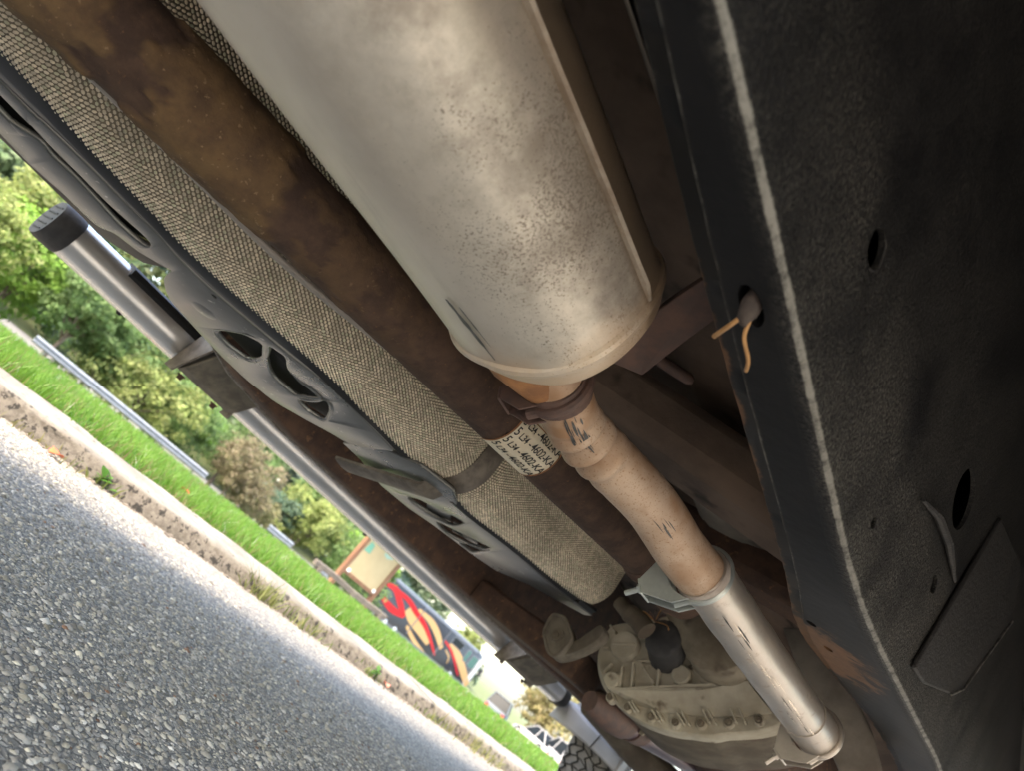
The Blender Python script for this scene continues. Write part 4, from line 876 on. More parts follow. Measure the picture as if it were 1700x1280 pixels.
# wires poking out of the hole in the lower face
z0 = .556
W = [Vector((a, b, z0)) for a, b in WIREHOLE]
obj('tape_wrap', loft([[tuple(W[0]+Vector((dx+r_*math.cos(a)*.9, dy+r_*math.sin(a)*1.5, dz))) for a in np.linspace(0, 2*math.pi, 14, endpoint=False)] for r_, dx, dy, dz in ((.0058, .001, -.006, .01), (.0062, .0, -.004, -.001), (.0048, -.002, -.001, -.005), (.0036, -.003, .002, -.008), (.001, -.003, .003, -.009))]), M_TAPE, rail_p)
obj('wire', tube(dense([W[0]+Vector((-.004, .0, -.006)), W[2]+Vector((-.002, 0, -.012)), W[1]+Vector((.004, -.002, -.013))], 5), .0016, 8), M_COPPER, rail_p)
obj('wire', tube(dense([W[0]+Vector((0, .004, -.004)), W[4]+Vector((0, .0, -.011)), (W[4]+W[3])/2+Vector((.003, 0, -.016)), W[3]+Vector((.0, -.004, -.017))], 5), .0014, 8), M_COPPER, rail_p)

# --- transfer case
case = thing('transfer_case', None, None, (-.72, 1.7, .52)); del_props(case); adopt_empty(case)
def xz(poly, y): return [(a, y, b) for a, b in poly]
def smooth2(poly, m=4):
    q = [Vector((a, 0, b)) for a, b in poly]; q = [q[-1]]+q+[q[0], q[1]]; d = dense(q, m)[m:-m-1]; return [(p.x, p.z) for p in d]
def layer(name, poly, y_front, y_back, mat, bevel=.004, taper=1.0, smooth=True, parent=case):
    pl = smooth2(poly) if smooth else poly; cx_ = sum(p[0] for p in pl)/len(pl); cz_ = sum(p[1] for p in pl)/len(pl)
    rg = [[(cx_+(a-cx_)*k, y, cz_+(b-cz_)*k) for a, b in pl] for y, k in ((y_back, 1), (y_front+.006, 1), (y_front+.002, 1-.012), (y_front, 1-.03))]
    rg2 = [[(cx_+(a-cx_)*(1-.03)*.5, y_front-.002*taper, cz_+(b-cz_)*(1-.03)*.5) for a, b in pl]]
    return obj(name, loft(rg+rg2), mat, parent, angle=30)
rimp = layer('case_flange', CASE_RIM, 1.603, 1.645, M_CAST)
layer('case_half', [(a*.985-.01, b*.97+.015) for a, b in CASE_RIM], 1.645, 1.85, M_CASTDK)
layer('case_cover', CASE_UPPER, 1.592, 1.61, M_CAST)
# sloping skirt
sk = CASE_SKIRT; up_n = 5; rings2 = [xz(sk[:up_n], 1.575), xz([sk[11], ((sk[10][0]+sk[9][0])/2, (sk[10][1]+sk[9][1])/2), sk[8], ((sk[7][0]+sk[6][0])/2, (sk[7][1]+sk[6][1])/2), sk[5]], 1.598)]
obj('case_skirt', loft([xz(sk[:up_n], 1.62)]+rings2+[[(p[0]-.0, 1.63, p[2]) for p in rings2[1]]]), M_CAST, case, angle=25, bevel=.003)
layer('output_housing', CASE_BULGE, 1.50, 1.61, M_CASTMID, taper=6)
obj('output_lip', tube([(a, 1.588, b) for a, b in smooth2(CASE_BULGE)[12:44]], .006, 8), M_CAST, case)
bx_, bz_ = CASE_BOSS[0]
boss = obj('case_boss', tube([(bx_, 1.61, bz_), (bx_, 1.578, bz_), (bx_, 1.572, bz_), (bx_, 1.571, bz_)], [.035, .034, .031, .015], 36), M_CAST, case)
obj('boss_emblem', tube([(bx_+.022*math.cos(a)+.008*math.sin(a), 1.5705, bz_+.006*math.sin(a)+.012*math.cos(a)) for a in np.linspace(0, 6.4, 24)], .0016, 6, False), M_CAST, boss)
for (px_, pz_), r_, m_ in zip(CASE_PLUGS, (.019, .021), (M_CAST, M_CAST)):
    pg = obj('plug_boss', tube([(px_, 1.60, pz_), (px_, 1.576, pz_), (px_, 1.573, pz_), (px_, 1.574, pz_), (px_, 1.588, pz_)], [r_*1.1, r_, r_*.86, r_*.62, r_*.58], 28), m_, case)
    hexbolt((px_, 1.589, pz_), (0, -1, 0), r_*.42, .006).build('plug', M_RUSTDK, pg)
for i in range(0, len(CASE_RIBS), 2):
    (a0, b0), (a1, b1) = CASE_RIBS[i], CASE_RIBS[i+1]; d = Vector((a1-a0, 0, b1-b0)); l_ = d.length; d.normalize(); s = Vector((-d.z, 0, d.x))*.0028; A = Vector((a0, 1.596, b0)); B = Vector((a1, 1.596, b1))
    obj('case_rib', prism([A+s, B+s, B-s, A-s], (0, -.020, 0)), M_CAST, case, smooth=False, bevel=.0015)
for i in range(0, len(CASE_SLOTS), 2):
    (a0, b0), (a1, b1) = CASE_SLOTS[i], CASE_SLOTS[i+1]; d = Vector((a1-a0, 0, b1-b0)); d.normalize(); s = Vector((-d.z, 0, d.x))*.0022; A = Vector((a0, 1.60, b0)); B = Vector((a1, 1.604, b1))
    obj('skirt_fin', prism([A+s, B+s, B-s, A-s], (0, -.020, 0)), M_CAST, case, smooth=False, bevel=.001)
for a, b in CASE_BOLTS:
    pd = obj('bolt_pad', tube([(a, 1.612, b), (a, 1.596, b), (a, 1.594, b)], [.0125, .0115, .009], 16), M_CAST, case)
    hexbolt((a, 1.594, b), (0, -1, 0), .0058, .008).build('bolt', M_CASTDK, pd)
mx, mz = MOTOR[0]
mo = obj('shift_motor', tube([(mx-.02, 1.60, mz-.01), (mx, 1.52, mz), (mx, 1.497, mz), (mx, 1.492, mz), (mx, 1.49, mz)], [.040, .042, .040, .033, .012], 30, True, lambda i, th: .004*mnoise.noise(Vector((i, math.cos(th)*3, math.sin(th)*3)))), M_RUBBER)
for k in range(7):
    a0 = Vector((mx-.03, 1.485, mz+.02)); e = a0+Vector((-.025+.012*k, -.02, .03-.012*abs(k-3)))
    obj('harness_wire', tube(dense([a0, (a0+e)/2+Vector((.004*k-.01, -.012, .004)), e], 4), .0016, 6), (M_COPPER, M_RUSTPUR, M_TAPE)[k % 3], mo)
obj('shift_lever', tube(dense([(a, 1.45, b) for a, b in ARM_GREY], 5), [.016]*6+[.020]*5+[.022]*5, 14), M_CASTDK)
# gearbox and engine bulk ahead
obj('gearbox', loft([[(-.72+rx*math.cos(a), y, .60+rz*math.sin(a)) for a in np.linspace(0, 2*math.pi, 28, endpoint=False)] for y, rx, rz in ((1.85, .13, .10), (2.0, .16, .13), (2.4, .22, .19), (2.9, .28, .22), (3.3, .3, .24))]), M_RUSTDK)

# --- crossmember arm with mount
M_LUG = grime('dusty_lug', (.14, .122, .098), (.08, .068, .053), 20, (.75, .9), bmp=(200, .3, .001))
layer('support_arm', LUG_ARM, 1.435, 1.47, M_LUG, parent=truck)
lg = layer('arm_lug', LUG, 1.418, 1.455, M_LUG, parent=truck)
ls_ = smooth2(LUG); obj('lug_rim', tube([(a, 1.4175, b) for a, b in ls_]+[(ls_[0][0], 1.4175, ls_[0][1])], .0038, 8, False), M_LUG, lg)
lx, lz = sum(p[0] for p in LUG)/len(LUG), sum(p[1] for p in LUG)/len(LUG)
obj('lug_washer', tube([(lx, 1.418, lz), (lx, 1.413, lz), (lx, 1.412, lz)], [.017, .016, .012], 24), M_LUG, lg)
hexbolt((lx, 1.412, lz), (0, -1, 0), .008, .006).build('lug_bolt', M_CASTDK, lg)
obj('crossmember', loft([[(x, 1.62, .40+.03*abs(x+.75)), (x, 1.76, .40+.03*abs(x+.75)), (x, 1.76, .48), (x, 1.62, .48)] for x in np.linspace(-1.345, -.95, 12)]), M_RUSTDK, bevel=.008)
# front prop shaft with rubber boot and clips
ts = [(-.865, 1.60, .392), (-.855, 1.65, .399), (-.851, 1.70, .405), (-.848, 1.85, .425), (-.844, 2.0, .446), (-.834, 2.37, .491), (-.82, 2.9, .55)]
M_PURP = grime('dark_painted_shaft', (.05, .028, .035), (.085, .045, .05), 10, (.25, .4), .3)
fs = obj('front_drive_shaft', tube(dense(ts[2:], 5), .033, 28), M_PURP)
obj('shaft_collar', tube([ts[0], ts[1], ts[2], (-.850, 1.76, .413), (-.849, 1.775, .415)], [.022, .035, .040, .040, .036], 28), M_RUSTPUR, fs)
obj('shaft_band', tube([(-.8475, 1.80, .418), (-.847, 1.86, .4265)], .0350, 28), M_RUSTPUR, fs)
for y_, zz in ((1.79, .416), (1.88, .429)):
    for sg in (1,):
        c = Vector((-.825+.0*sg, y_, zz-.036+.04*sg)); obj('band_clip', prism([c+Vector((-.012, 0, -.008)), c+Vector((.02, 0, -.004)), c+Vector((.022, 0, .012)), c+Vector((.006, 0, .008)), c+Vector((-.010, 0, .010))], (0, .008, 0)), M_CAST, fs, smooth=False, bevel=.0015)

# --- floor, cross braces, shields above
mb = MB(); nxf, nyf = 60, 90; xf = np.linspace(-1.66, -.25, nxf); yf = np.linspace(-2.5, 3.2, nyf)
mb.v = [(x, y, .80+.02*(math.sin(x*26) > .2)+.012*mnoise.noise(Vector((x*4, y*4, 0)))) for y in yf for x in xf]; mb.f = [(j*nxf+i, j*nxf+i+1, (j+1)*nxf+i+1, (j+1)*nxf+i) for j in range(nyf-1) for i in range(nxf-1)]
mb.build('floor_pan', M_FLOOR, truck, angle=50)
def beam(name, a, b, w, hgt, mat, bevel=.01):
    a, b = Vector(a), Vector(b); d = (b-a).normalized(); s = d.cross(Vector((0, 0, 1))).normalized()*w/2; u = Vector((0, 0, hgt/2)); 
    rg = [[tuple(p+s*i+u*j) for i, j in ((-1, -1), (1, -1), (1, 1), (-1, 1))] for p in (a, (a*2+b)/3, (a+b*2)/3, b)]; return obj(name, loft(rg), mat, bevel=bevel)
beam('floor_brace', (-.86, .70, .715), (-.27, 1.02, .70), .13, .09, M_FLOOR, .025)
beam('floor_brace', (-.9, 1.22, .73), (-.29, 1.28, .72), .11, .08, M_RUSTDK, .02)
beam('floor_brace', (-.9, .05, .74), (-.27, .05, .74), .12, .08, M_FLOORG, .02)
v = []; 
for i in range(14):
    for j in range(14):
        x = -.66+.40*i/13; y = .86+.5*j/13; v.append((x, y, .742+.02*math.sin(i*.9)*math.sin(j*.7)+.012*mnoise.noise(Vector((x*12, y*12, 0)))))
obj('tunnel_shield', (v, [(j*1+i*14, j+1+i*14, j+1+(i+1)*14, j+(i+1)*14) for i in range(13) for j in range(13)]), M_FLOORG, angle=60)
obj('side_shield', loft([[(-.30, y, .60), (-.36, y, .66), (-.42, y, .74), (-.43, y, .79)] for y in np.linspace(-.9, .34, 20)], closed=False), M_FLOORG)
obj('heat_panel', prism([(a, 1.55, b) for a, b in HEAT_PANEL], (0, .02, 0)), grime('beige_panel', (.24, .215, .185), (.16, .14, .118), 12, (.8, .95), bmp=(160, .2, .001)), smooth=False, bevel=.006)
obj('brake_line', tube(dense([(-.865, -.3, .445), (-.862, 0, .462), (-.86, .2, .481), (-.858, .4, .502), (-.85, .7, .56), (-.85, 1.2, .64)], 6), .005, 10), plain('pale_line', (.30, .275, .25), .4))

obj('sill_floor', box(-.20, .22, -2.5, 3.2, .97, 1.0), M_UNDER)
# --- body shell over it all
mb = MB()
for sx in (-1, 1):
    x1 = -.72+sx*.97
    prof = [(x1-.05*sx, .80), (x1-.06*sx, .62), (x1-.03*sx, .60), (x1, .63), (x1+.02*sx, .75), (x1+.01*sx, 1.1), (x1-.02*sx, 1.15), (x1-.06*sx, 1.15)]
    obj('rocker_panel', loft([[(x, y, z) for x, z in prof] for y in (.05, .06, 2.58, 2.6)]), M_BODY, bevel=.004)
    obj('bed_side', loft([[(x, y, z+(.12 if z < .7 else 0)) for x, z in prof] for y in (-2.5, -2.49, .02, .035)]), M_BODY, bevel=.004)
cabp = [(-1.68, 1.15), (-1.64, 1.2), (-1.5, 1.78), (-1.4, 1.86), (-.04, 1.86), (.06, 1.78), (.2, 1.2), (.24, 1.15)]
obj('cab', loft([[(x, y+(dy if z > 1.5 else 0), z) for x, z in cabp] for y, dy in ((.06, .15), (.1, .15), (2.5, -.6), (2.6, -.65))]), M_BODY)
obj('hood', loft([[(x, y, z) for x, z in ((-1.7, .9), (-1.7, 1.1), (-1.6, 1.18), (.16, 1.18), (.26, 1.1), (.26, .9))] for y in (2.6, 3.2, 4.0, 4.1)]), M_BODY, bevel=.02)
# front left wheel and wheel-arch moulding
wh_ = thing('wheel', None, None, (-1.50, 3.42, .40)); del_props(wh_); adopt_empty(wh_)
RT = .40; prof = [(-.115, .25), (-.13, .30), (-.128, .36), (-.115, .385), (-.09, .397), (0, .40), (.09, .397), (.115, .385), (.128, .36), (.13, .30), (.115, .25)]
rg = [[(-1.50+a, 3.42+b*math.cos(t), .40+b*math.sin(t)) for a, b in prof] for t in np.linspace(0, 2*math.pi, 64, endpoint=False)]
obj('tyre', loft(rg+[rg[0]], closed=False), grime('dusty_tyre', (.13, .13, .135), (.19, .185, .18), 20, (.8, .95)), wh_)
obj('rim', tube([(-1.61, 3.42, .40), (-1.6, 3.42, .40), (-1.56, 3.42, .40), (-1.40, 3.42, .40), (-1.39, 3.42, .40)], [.10, .24, .25, .25, .24], 40), M_CHROME, wh_)
zig = []
tr = MB()
for c_ in range(5):
    x0 = -1.50-.09+.045*c_; pts = []
    for k, t in enumerate(np.linspace(math.pi*.72, math.pi*1.38, 34)): pts.append((x0+(.011 if k % 2 else -.011), 3.42+(RT+.0005)*math.cos(t), .40+(RT+.0005)*math.sin(t)))
    obj('tread_groove', tube(pts, .0045, 6), M_BLACK, wh_)
for t in np.linspace(math.pi*.74, math.pi*1.36, 20):
    obj('tread_sipe', tube([(-1.50+a, 3.42+(RT+.0005)*math.cos(t+.03*math.sin(a*40)), .40+(RT+.0005)*math.sin(t+.03*math.sin(a*40))) for a in np.linspace(-.10, .10, 9)], .0026, 6), M_BLACK, wh_)
M_MOLD = grime('grey_moulding', (.30, .305, .32), (.25, .255, .265), 8, (.45, .6))
rg = []
for y, dz in ((2.93, 0), (2.95, .012), (3.0, .02)):
    rg.append([(-1.705, y, .335+dz), (-1.69, y, .40+dz), (-1.665, y, .43+dz), (-1.60, y, .425+dz), (-1.52, y, .41+dz), (-1.42, y, .40+dz), (-1.33, y, .385+dz), (-1.33, y, .33), (-1.42, y, .34), (-1.52, y, .345), (-1.60, y, .345)])
md = obj('wheel_arch_moulding', loft(rg), M_MOLD, bevel=.008)
obj('arch_liner', loft([[(-1.68, y, .42+d), (-1.62, y, .52+d), (-1.5, y, .56+d), (-1.32, y, .54+d), (-1.32, y, .44+d), (-1.5, y, .43+d)] for y, d in ((3.0, 0), (3.06, .02), (3.4, .18))]), grime('liner', (.19, .19, .185), (.13, .13, .125), 8, (.6, .8)), bevel=.01)
obj('moulding_seam', tube([(-1.47, 2.928, .338), (-1.46, 2.928, .405)], .002, 6), M_BLACK, md)
obj('lower_suspension_arm', tube(dense([(-1.34, 2.5, .46), (-1.2, 2.7, .43), (-1.1, 2.85, .42), (-1.0, 3.2, .42)], 6), .055, 16), M_CASTDK)
# ================================================================= background
# --- guard rail along the far road
M_GALV = grime('galvanised_rail', (.24, .26, .29), (.19, .205, .23), 4, (.4, .55), .4)
M_POSTW = grime('rail_post', (.2, .19, .17), (.14, .13, .12), 6, (.8, .9))
def guard_rail(y0, y1, label):
    g = thing('guard_rail', label, 'guard rail', (-30, y0, -1.14), 'guard rails along the far road')
    prof = [(0, .30), (.03, .28), (.07, .25), (.07, .21), (0, .17), (0, .13), (.07, .09), (.07, .05), (.03, .02), (0, 0)]
    back = [(x-.012, z) for x, z in reversed(prof)]
    obj('beam', loft([[(-30+x, y, -1.14+.20+z) for x, z in prof+back] for y in np.linspace(y0, y1, 12)]), M_GALV, g, angle=50)
    for y in np.arange(y0+.6, y1, 1.9): obj('post', box(-30.17, -30.02, y-.05, y+.05, -1.3, -.63), M_POSTW, g)
guard_rail(-14, 5.2, 'silver guard rail beyond the verge, nearest stretch at the left edge')
guard_rail(8.6, 17.4, 'silver guard rail beyond the verge, longest stretch left of the dry bush')
guard_rail(21.6, 23.4, 'short silver guard rail piece beside the dark round bush left of the notice board')
guard_rail(25.5, 26.4, 'shortest silver guard rail piece just left of the notice board')

# --- notice board
M_WOOD = grime('brown_timber', (.12, .052, .025), (.16, .08, .04), 6, (.6, .8), stretch=(1, 1, .2)); M_WOODG = grime('grey_timber', (.115, .095, .075), (.08, .066, .052), 5, (.8, .9)); M_BOARD = grime('cream_board', (.34, .265, .145), (.31, .24, .13), 2, (.5, .7))
kb = thing('notice_board', 'brown timber notice board with cream panel and green map beyond the verge', 'notice board', (-20, 18.9, -1.14))
obj('panel', box(-20.03, -19.97, 18.0, 19.78, .10, 1.95), M_BOARD, kb)
for y in (17.9, 19.88): obj('post', box(-20.09, -19.93, y-.085, y+.085, -1.2, 2.3), M_WOOD, kb, bevel=.01)
for z in (.03, 2.05): obj('rail', box(-20.07, -19.94, 17.98, 19.8, z-.07, z+.07), M_WOOD, kb, bevel=.01)
obj('roof', prism([(-20.9, 17.3, 2.2), (-20.0, 17.3, 2.75), (-19.1, 17.3, 2.2), (-19.1, 17.3, 2.28), (-20.0, 17.3, 2.84), (-20.9, 17.3, 2.28)], (0, 3.2, 0)), M_WOODG, kb, smooth=False)
M_TEAL = plain('map_green', (.09, .24, .17), .6)
obj('map_patch', prism([(-19.966, a, b) for a, b in KIOSK_MAP], (.002, 0, 0)), M_TEAL, kb, smooth=False)
obj('map_patch', prism([(-19.966, 18.95, 1.30), (-19.966, 19.0, 1.62), (-19.966, 19.4, 1.72), (-19.966, 19.45, 1.36), (-19.966, 19.2, 1.25)], (.002, 0, 0)), plain('map_pale', (.22, .32, .26), .6), kb, smooth=False)
for y in (18.1, 19.68): obj('light_fitting', box(-19.94, -19.90, y-.07, y+.07, .06, .18), plain('fitting', (.6, .6, .58), .4), kb, bevel=.02)
lg_ = thing('timber_barrier', 'low grey timber barrier rail running below the notice board', 'barrier', (-18.6, 18.6, -1.14))
beamv = [[(-18.6+a, y, -.30+.02*math.sin(y*2)+b) for a, b in ((-.08, -.09), (.08, -.09), (.09, .07), (-.07, .09))] for y in np.linspace(15.6, 19.6, 10)]
obj('rail', loft(beamv), M_WOODG, lg_)
for y in (15.9, 17.7, 19.3): obj('post', box(-18.72, -18.50, y-.1, y+.1, -1.3, -.25), M_WOODG, lg_, bevel=.02)

# --- motor coach
bus = thing('motor_coach', 'long black motor coach with red and tan swoosh stripes behind the notice board', 'coach', (-37.3, 43, -1.6))
M_BUSB = plain('coach_black', (.012, .013, .017), .3); M_BUSG = plain('coach_grey', (.085, .095, .115), .35); M_RED = plain('coach_red', (.33, .006, .012), .3); M_TAN = plain('coach_tan', (.34, .22, .10), .35); M_GLASS = plain('dark_glass', (.008, .011, .014), .35); M_GLASS.node_tree.nodes['Principled BSDF'].inputs['Specular IOR Level'].default_value = .15; M_GLASSL = plain('pale_windscreen', (.55, .62, .62), .1); M_TYRE = plain('tyre_black', (.02, .02, .02), .8); M_HUB = plain('hub_silver', (.55, .55, .55), .35, .8); M_WHT = plain('coach_white', (.3, .31, .32), .3)
def bring(y, sx, z0, z1): 
    x0, x1 = -38.55, -36.03; r_ = .16; c = (x0+x1)/2; hw = (x1-x0)/2*sx
    return [(c-hw, y, z0), (c-hw, y, z1-r_), (c-hw+.05, y, z1-.05), (c-hw+r_, y, z1), (c+hw-r_, y, z1), (c+hw-.05, y, z1-.05), (c+hw, y, z1-r_), (c+hw, y, z0)]
obj('body', loft([bring(36.4, .96, -1.25, 1.5), bring(36.5, 1, -1.28, 1.55), bring(48.6, 1, -1.28, 1.62), bring(49.3, .985, -1.25, 1.55), bring(49.75, .93, -1.15, 1.25), bring(49.95, .85, -1.0, .6)]), M_BUSB, bus, angle=40)
obj('roof_rail', loft([[(-36.06, y, 1.40), (-36.0, y, 1.40), (-36.03, y, 1.58), (-36.15, y, 1.62)] for y in (36.6, 42, 48.4)]), M_BUSG, bus)
obj('lower_skirt', box(-36.05, -36.005, 36.6, 49.2, -1.25, -.95), M_BUSG, bus)
def swoosh(name, path, w0, w1, mat, lift):
    d = dense([Vector((0, a, b)) for a, b in path], 8); v = []; n = len(d)
    for i, p in enumerate(d):
        t = (d[min(i+1, n-1)]-d[max(i-1, 0)]).normalized(); q = Vector((0, -t.z, t.y)); s = i/(n-1); w = w0+(w1-w0)*s; w *= .35+.65*math.sin(math.pi*min(.92, .12+s*.8))
        v += [(-36.03+lift, p.y+q.y*w, p.z+q.z*w), (-36.03+lift, p.y-q.y*w, p.z-q.z*w)]
    m = len(v); v += [(x-lift+.001, y, z) for x, y, z in v]
    f = [(2*i, 2*i+1, 2*i+3, 2*i+2) for i in range(n-1)]+[(2*i, 2*i+2, m+2*i+2, m+2*i) for i in range(n-1)]+[(2*i+1, 2*i+3, m+2*i+3, m+2*i+1) for i in range(n-1)]
    obj(name, (v, f), mat, bus, smooth=False)
swoosh('tan_stripe', BUS_TAN_0, .42, .5, M_TAN, .006); swoosh('tan_stripe', BUS_TAN_1, .16, .12, M_TAN, .008); swoosh('tan_stripe', BUS_TAN_2, .16, .3, M_TAN, .010); swoosh('tan_stripe', BUS_TAN_3, .18, .4, M_TAN, .012); swoosh('tan_stripe', BUS_TAN_4, .07, .05, M_TAN, .014)
swoosh('red_stripe', BUS_RED_0, .20, .26, M_RED, .016); swoosh('red_stripe', BUS_RED_1, .22, .24, M_RED, .020); swoosh('red_stripe', BUS_RED_2, .2, .13, M_RED, .024); swoosh('red_stripe', BUS_RED_3, .1, .09, M_RED, .028)
for y0, y1, z0, z1 in ((45.1, 46.6, .72, 1.32), (47.35, 47.85, .3, 1.25), (48.2, 49.15, .2, 1.15)):
    w = obj('window', box(-36.04, -36.015, y0, y1, z0, z1), M_BUSG, bus, bevel=.02); obj('pane', box(-36.03, -36.006, y0+.06, y1-.06, z0+.06, z1-.06), M_GLASS if y0 < 47 else plain('teal_pane', (.04, .11, .105), .08), w)  # the panes nearest the front are plain teal glass
obj('windscreen', loft([[(-38.3, 49.62, 1.05), (-36.25, 49.62, 1.05)], [(-38.35, 49.86, .7), (-36.2, 49.86, .7)], [(-38.35, 49.99, .0), (-36.2, 49.99, .0)]], closed=False), M_GLASSL, bus)
obj('front_mask', box(-38.3, -36.25, 49.93, 50.03, -1.05, -.1), M_WHT, bus, bevel=.05)
obj('front_cap', loft([bring(49.2, 1.012, -1.2, 1.35), bring(49.6, .99, -1.18, 1.3), bring(49.9, .93, -1.1, 1.0), bring(50.05, .85, -1.0, .4)]), M_WHT, bus, angle=40)
obj('mirror', box(-35.85, -35.65, 49.75, 49.9, .2, .75), M_BUSB, bus, bevel=.03)
for y in (38.2, 39.4, 47.2):
    w = obj('wheel', tube([(-36.35, y, -1.1), (-36.05, y, -1.1), (-36.02, y, -1.1)], [.5, .5, .46], 28), M_TYRE, bus); obj('hub', tube([(-36.03, y, -1.1), (-36.0, y, -1.1)], [.28, .22], 20), M_HUB, w)
for y in (40.6, 44.3): obj('slide_out_edge', box(-36.03, -35.99, y-.03, y+.03, -.75, 1.4), M_BUSG, bus)

# --- parked cars
def car(loc, rz, L_, W_, H_, paint, label, boxy=False):
    c = thing('parked_car', label, 'car', loc, 'cars parked on the far lot'); m = plain('car_paint', paint, .6)
    cs, sn_ = math.cos(rz), math.sin(rz)
    T = lambda x, y, z: (loc[0]+x*cs-y*sn_, loc[1]+x*sn_+y*cs, loc[2]+z)
    def ring(y, w, z0, z1): return [T(-w, y, z0), T(-w*1.02, y, (z0+z1)/2), T(-w*.93, y, z1), T(w*.93, y, z1), T(w*1.02, y, (z0+z1)/2), T(w, y, z0)]
    h = H_*.55; w = W_/2; l2 = L_/2
    obj('body', loft([ring(-l2, w*.85, .3, h*.8), ring(-l2+.12, w*.96, .22, h*.97), ring(-l2*.4, w, .2, h), ring(l2*.35, w, .2, h*.98), ring(l2*.75, w*.97, .22, h*.85), ring(l2-.1, w*.9, .25, h*.72), ring(l2, w*.8, .32, h*.55)]), m, c, angle=45)
    b0 = -l2*.93 if boxy else -l2*.72; b1 = -l2*.80 if boxy else -l2*.4
    def cr(y, w_, z): return [T(-w_, y, z), T(w_, y, z)]
    q = [T(-w*.92, b0, h-.02), T(w*.92, b0, h-.02), T(w*.92, l2*.42, h-.02), T(-w*.92, l2*.42, h-.02), T(-w*.74, b1, H_-.06), T(w*.74, b1, H_-.06), T(w*.74, l2*.05, H_-.06), T(-w*.74, l2*.05, H_-.06)]
    F6 = [(0, 1, 5, 4), (1, 2, 6, 5), (2, 3, 7, 6), (3, 0, 4, 7), (4, 5, 6, 7), (0, 3, 2, 1)]
    obj('glasshouse', (q, F6), M_GLASS, c, smooth=False)
    obj('roof', prism([T(-w*.76, b1-.04, H_-.07), T(w*.76, b1-.04, H_-.07), T(w*.75, l2*.07, H_-.07), T(-w*.75, l2*.07, H_-.07)], (0, 0, .07)), m, c, smooth=False, bevel=.03)
    for sx in (-1, 1):
        for ya, yb in ((b0, b1), (l2*.42, l2*.05), (-l2*.2, -l2*.2)):
            obj('pillar', tube([T(sx*w*.925, ya, h-.02), T(sx*w*.745, yb, H_-.05)], .035, 6), m, c)
        for y in (-l2*.6, l2*.62):
            wl = obj('wheel', tube([T(sx*w*.78, y, .33), T(sx*w*1.0, y, .33), T(sx*w*1.03, y, .33)], [.33, .33, .29], 20), M_TYRE, c); obj('hub', tube([T(sx*w*1.0, y, .33), T(sx*w*1.045, y, .33)], [.21, .18], 14), M_HUB, wl)
        obj('headlight', prism([T(sx*w*.5, l2-.03, h*.55), T(sx*w*.8, l2-.06, h*.55), T(sx*w*.8, l2-.08, h*.68), T(sx*w*.5, l2-.05, h*.68)], Vector(T(0, .05, 0))-Vector(T(0, 0, 0))), M_WHT, c, smooth=False)
        obj('tail_light', prism([T(sx*w*.6, -l2+.02, h*.6), T(sx*w*.88, -l2+.03, h*.6), T(sx*w*.88, -l2+.05, h*.85), T(sx*w*.6, -l2+.04, h*.85)], Vector(T(0, -.05, 0))-Vector(T(0, 0, 0))), M_RED, c, smooth=False)
    return c
car((-33.5, 51.3, -1.6), .5, 4.6, 1.9, 1.85, (.055, .075, .10), 'blue-grey utility car just right of the motor coach', True)
car((-26.5, 46.6, -1.134), 1.2, 4.5, 1.8, 1.45, (.27, .27, .275), 'white saloon car at the foot of the brown bush, left of two white cars')
car((-24.5, 46.2, -1.134), .9, 4.7, 1.85, 1.75, (.27, .27, .28), 'white tall car beside the truck wheel arch, right of two white cars', True)

# --- trees and bushes
M_LEAF = attr_mat('leaf', .6, trans=.55, objtint=True, spec=.3); M_BARK = grime('bark', (.10, .075, .055), (.16, .13, .10), 8, (.85, .95), bmp=(40, .5, .01))
def crown_mesh(seed, n_cl, n_leaf, lobes, leaf, flat_=1.0):
    g = np.random.default_rng(seed); pos = []; nrm = []; dk = []
    for (cx_, cy_, cz_, rx, ry, rz) in lobes:
        for c in range(n_cl):
            d = g.normal(size=3); d /= np.linalg.norm(d); rr = g.uniform(.55, 1.0)**.5; cc = np.array([cx_+d[0]*rx*rr, cy_+d[1]*ry*rr, cz_+d[2]*rz*rr]); sg = g.uniform(.07, .14)*(rx+rz)/2*1.3
            p = cc+g.normal(size=(n_leaf, 3))*sg*np.array([1, 1, .65]); pos.append(p); nn = (p-np.array([cx_, cy_, cz_]))/np.array([rx, ry, rz]); nrm.append(nn+g.normal(size=(n_leaf, 3))*.8+np.array([0, 0, .4])); dk.append(np.full(n_leaf, g.uniform(.7, 1.25)))
    P_ = np.concatenate(pos); Nn = np.concatenate(nrm); D = np.concatenate(dk); n = len(P_); Nn /= np.linalg.norm(Nn, axis=1)[:, None]
    t = np.cross(Nn, g.normal(size=(n, 3))); t /= np.linalg.norm(t, axis=1)[:, None]; b = np.cross(Nn, t); s = leaf*g.uniform(.6, 1.3, n)
    Ms = np.stack([t*s[:, None], b*(s*.6)[:, None], Nn*s[:, None]], 2)
    bv = [(-1, 0, 0), (-.2, -.8, .15), (1, 0, 0), (-.2, .8, .15)]; tri = [(0, 1, 2), (0, 2, 3)]
    h = g.uniform(0, 1, n)[:, None]; cols = ((1-h)*np.array([.95, 1.08, .85])+h*np.array([1.4, 1.3, 1.4]))*D[:, None]  # leaf tones lifted and evened out, some haze painted in
    V, L, S, C = stamp(bv, tri, Ms, P_, cols)
    return V, L, S, C
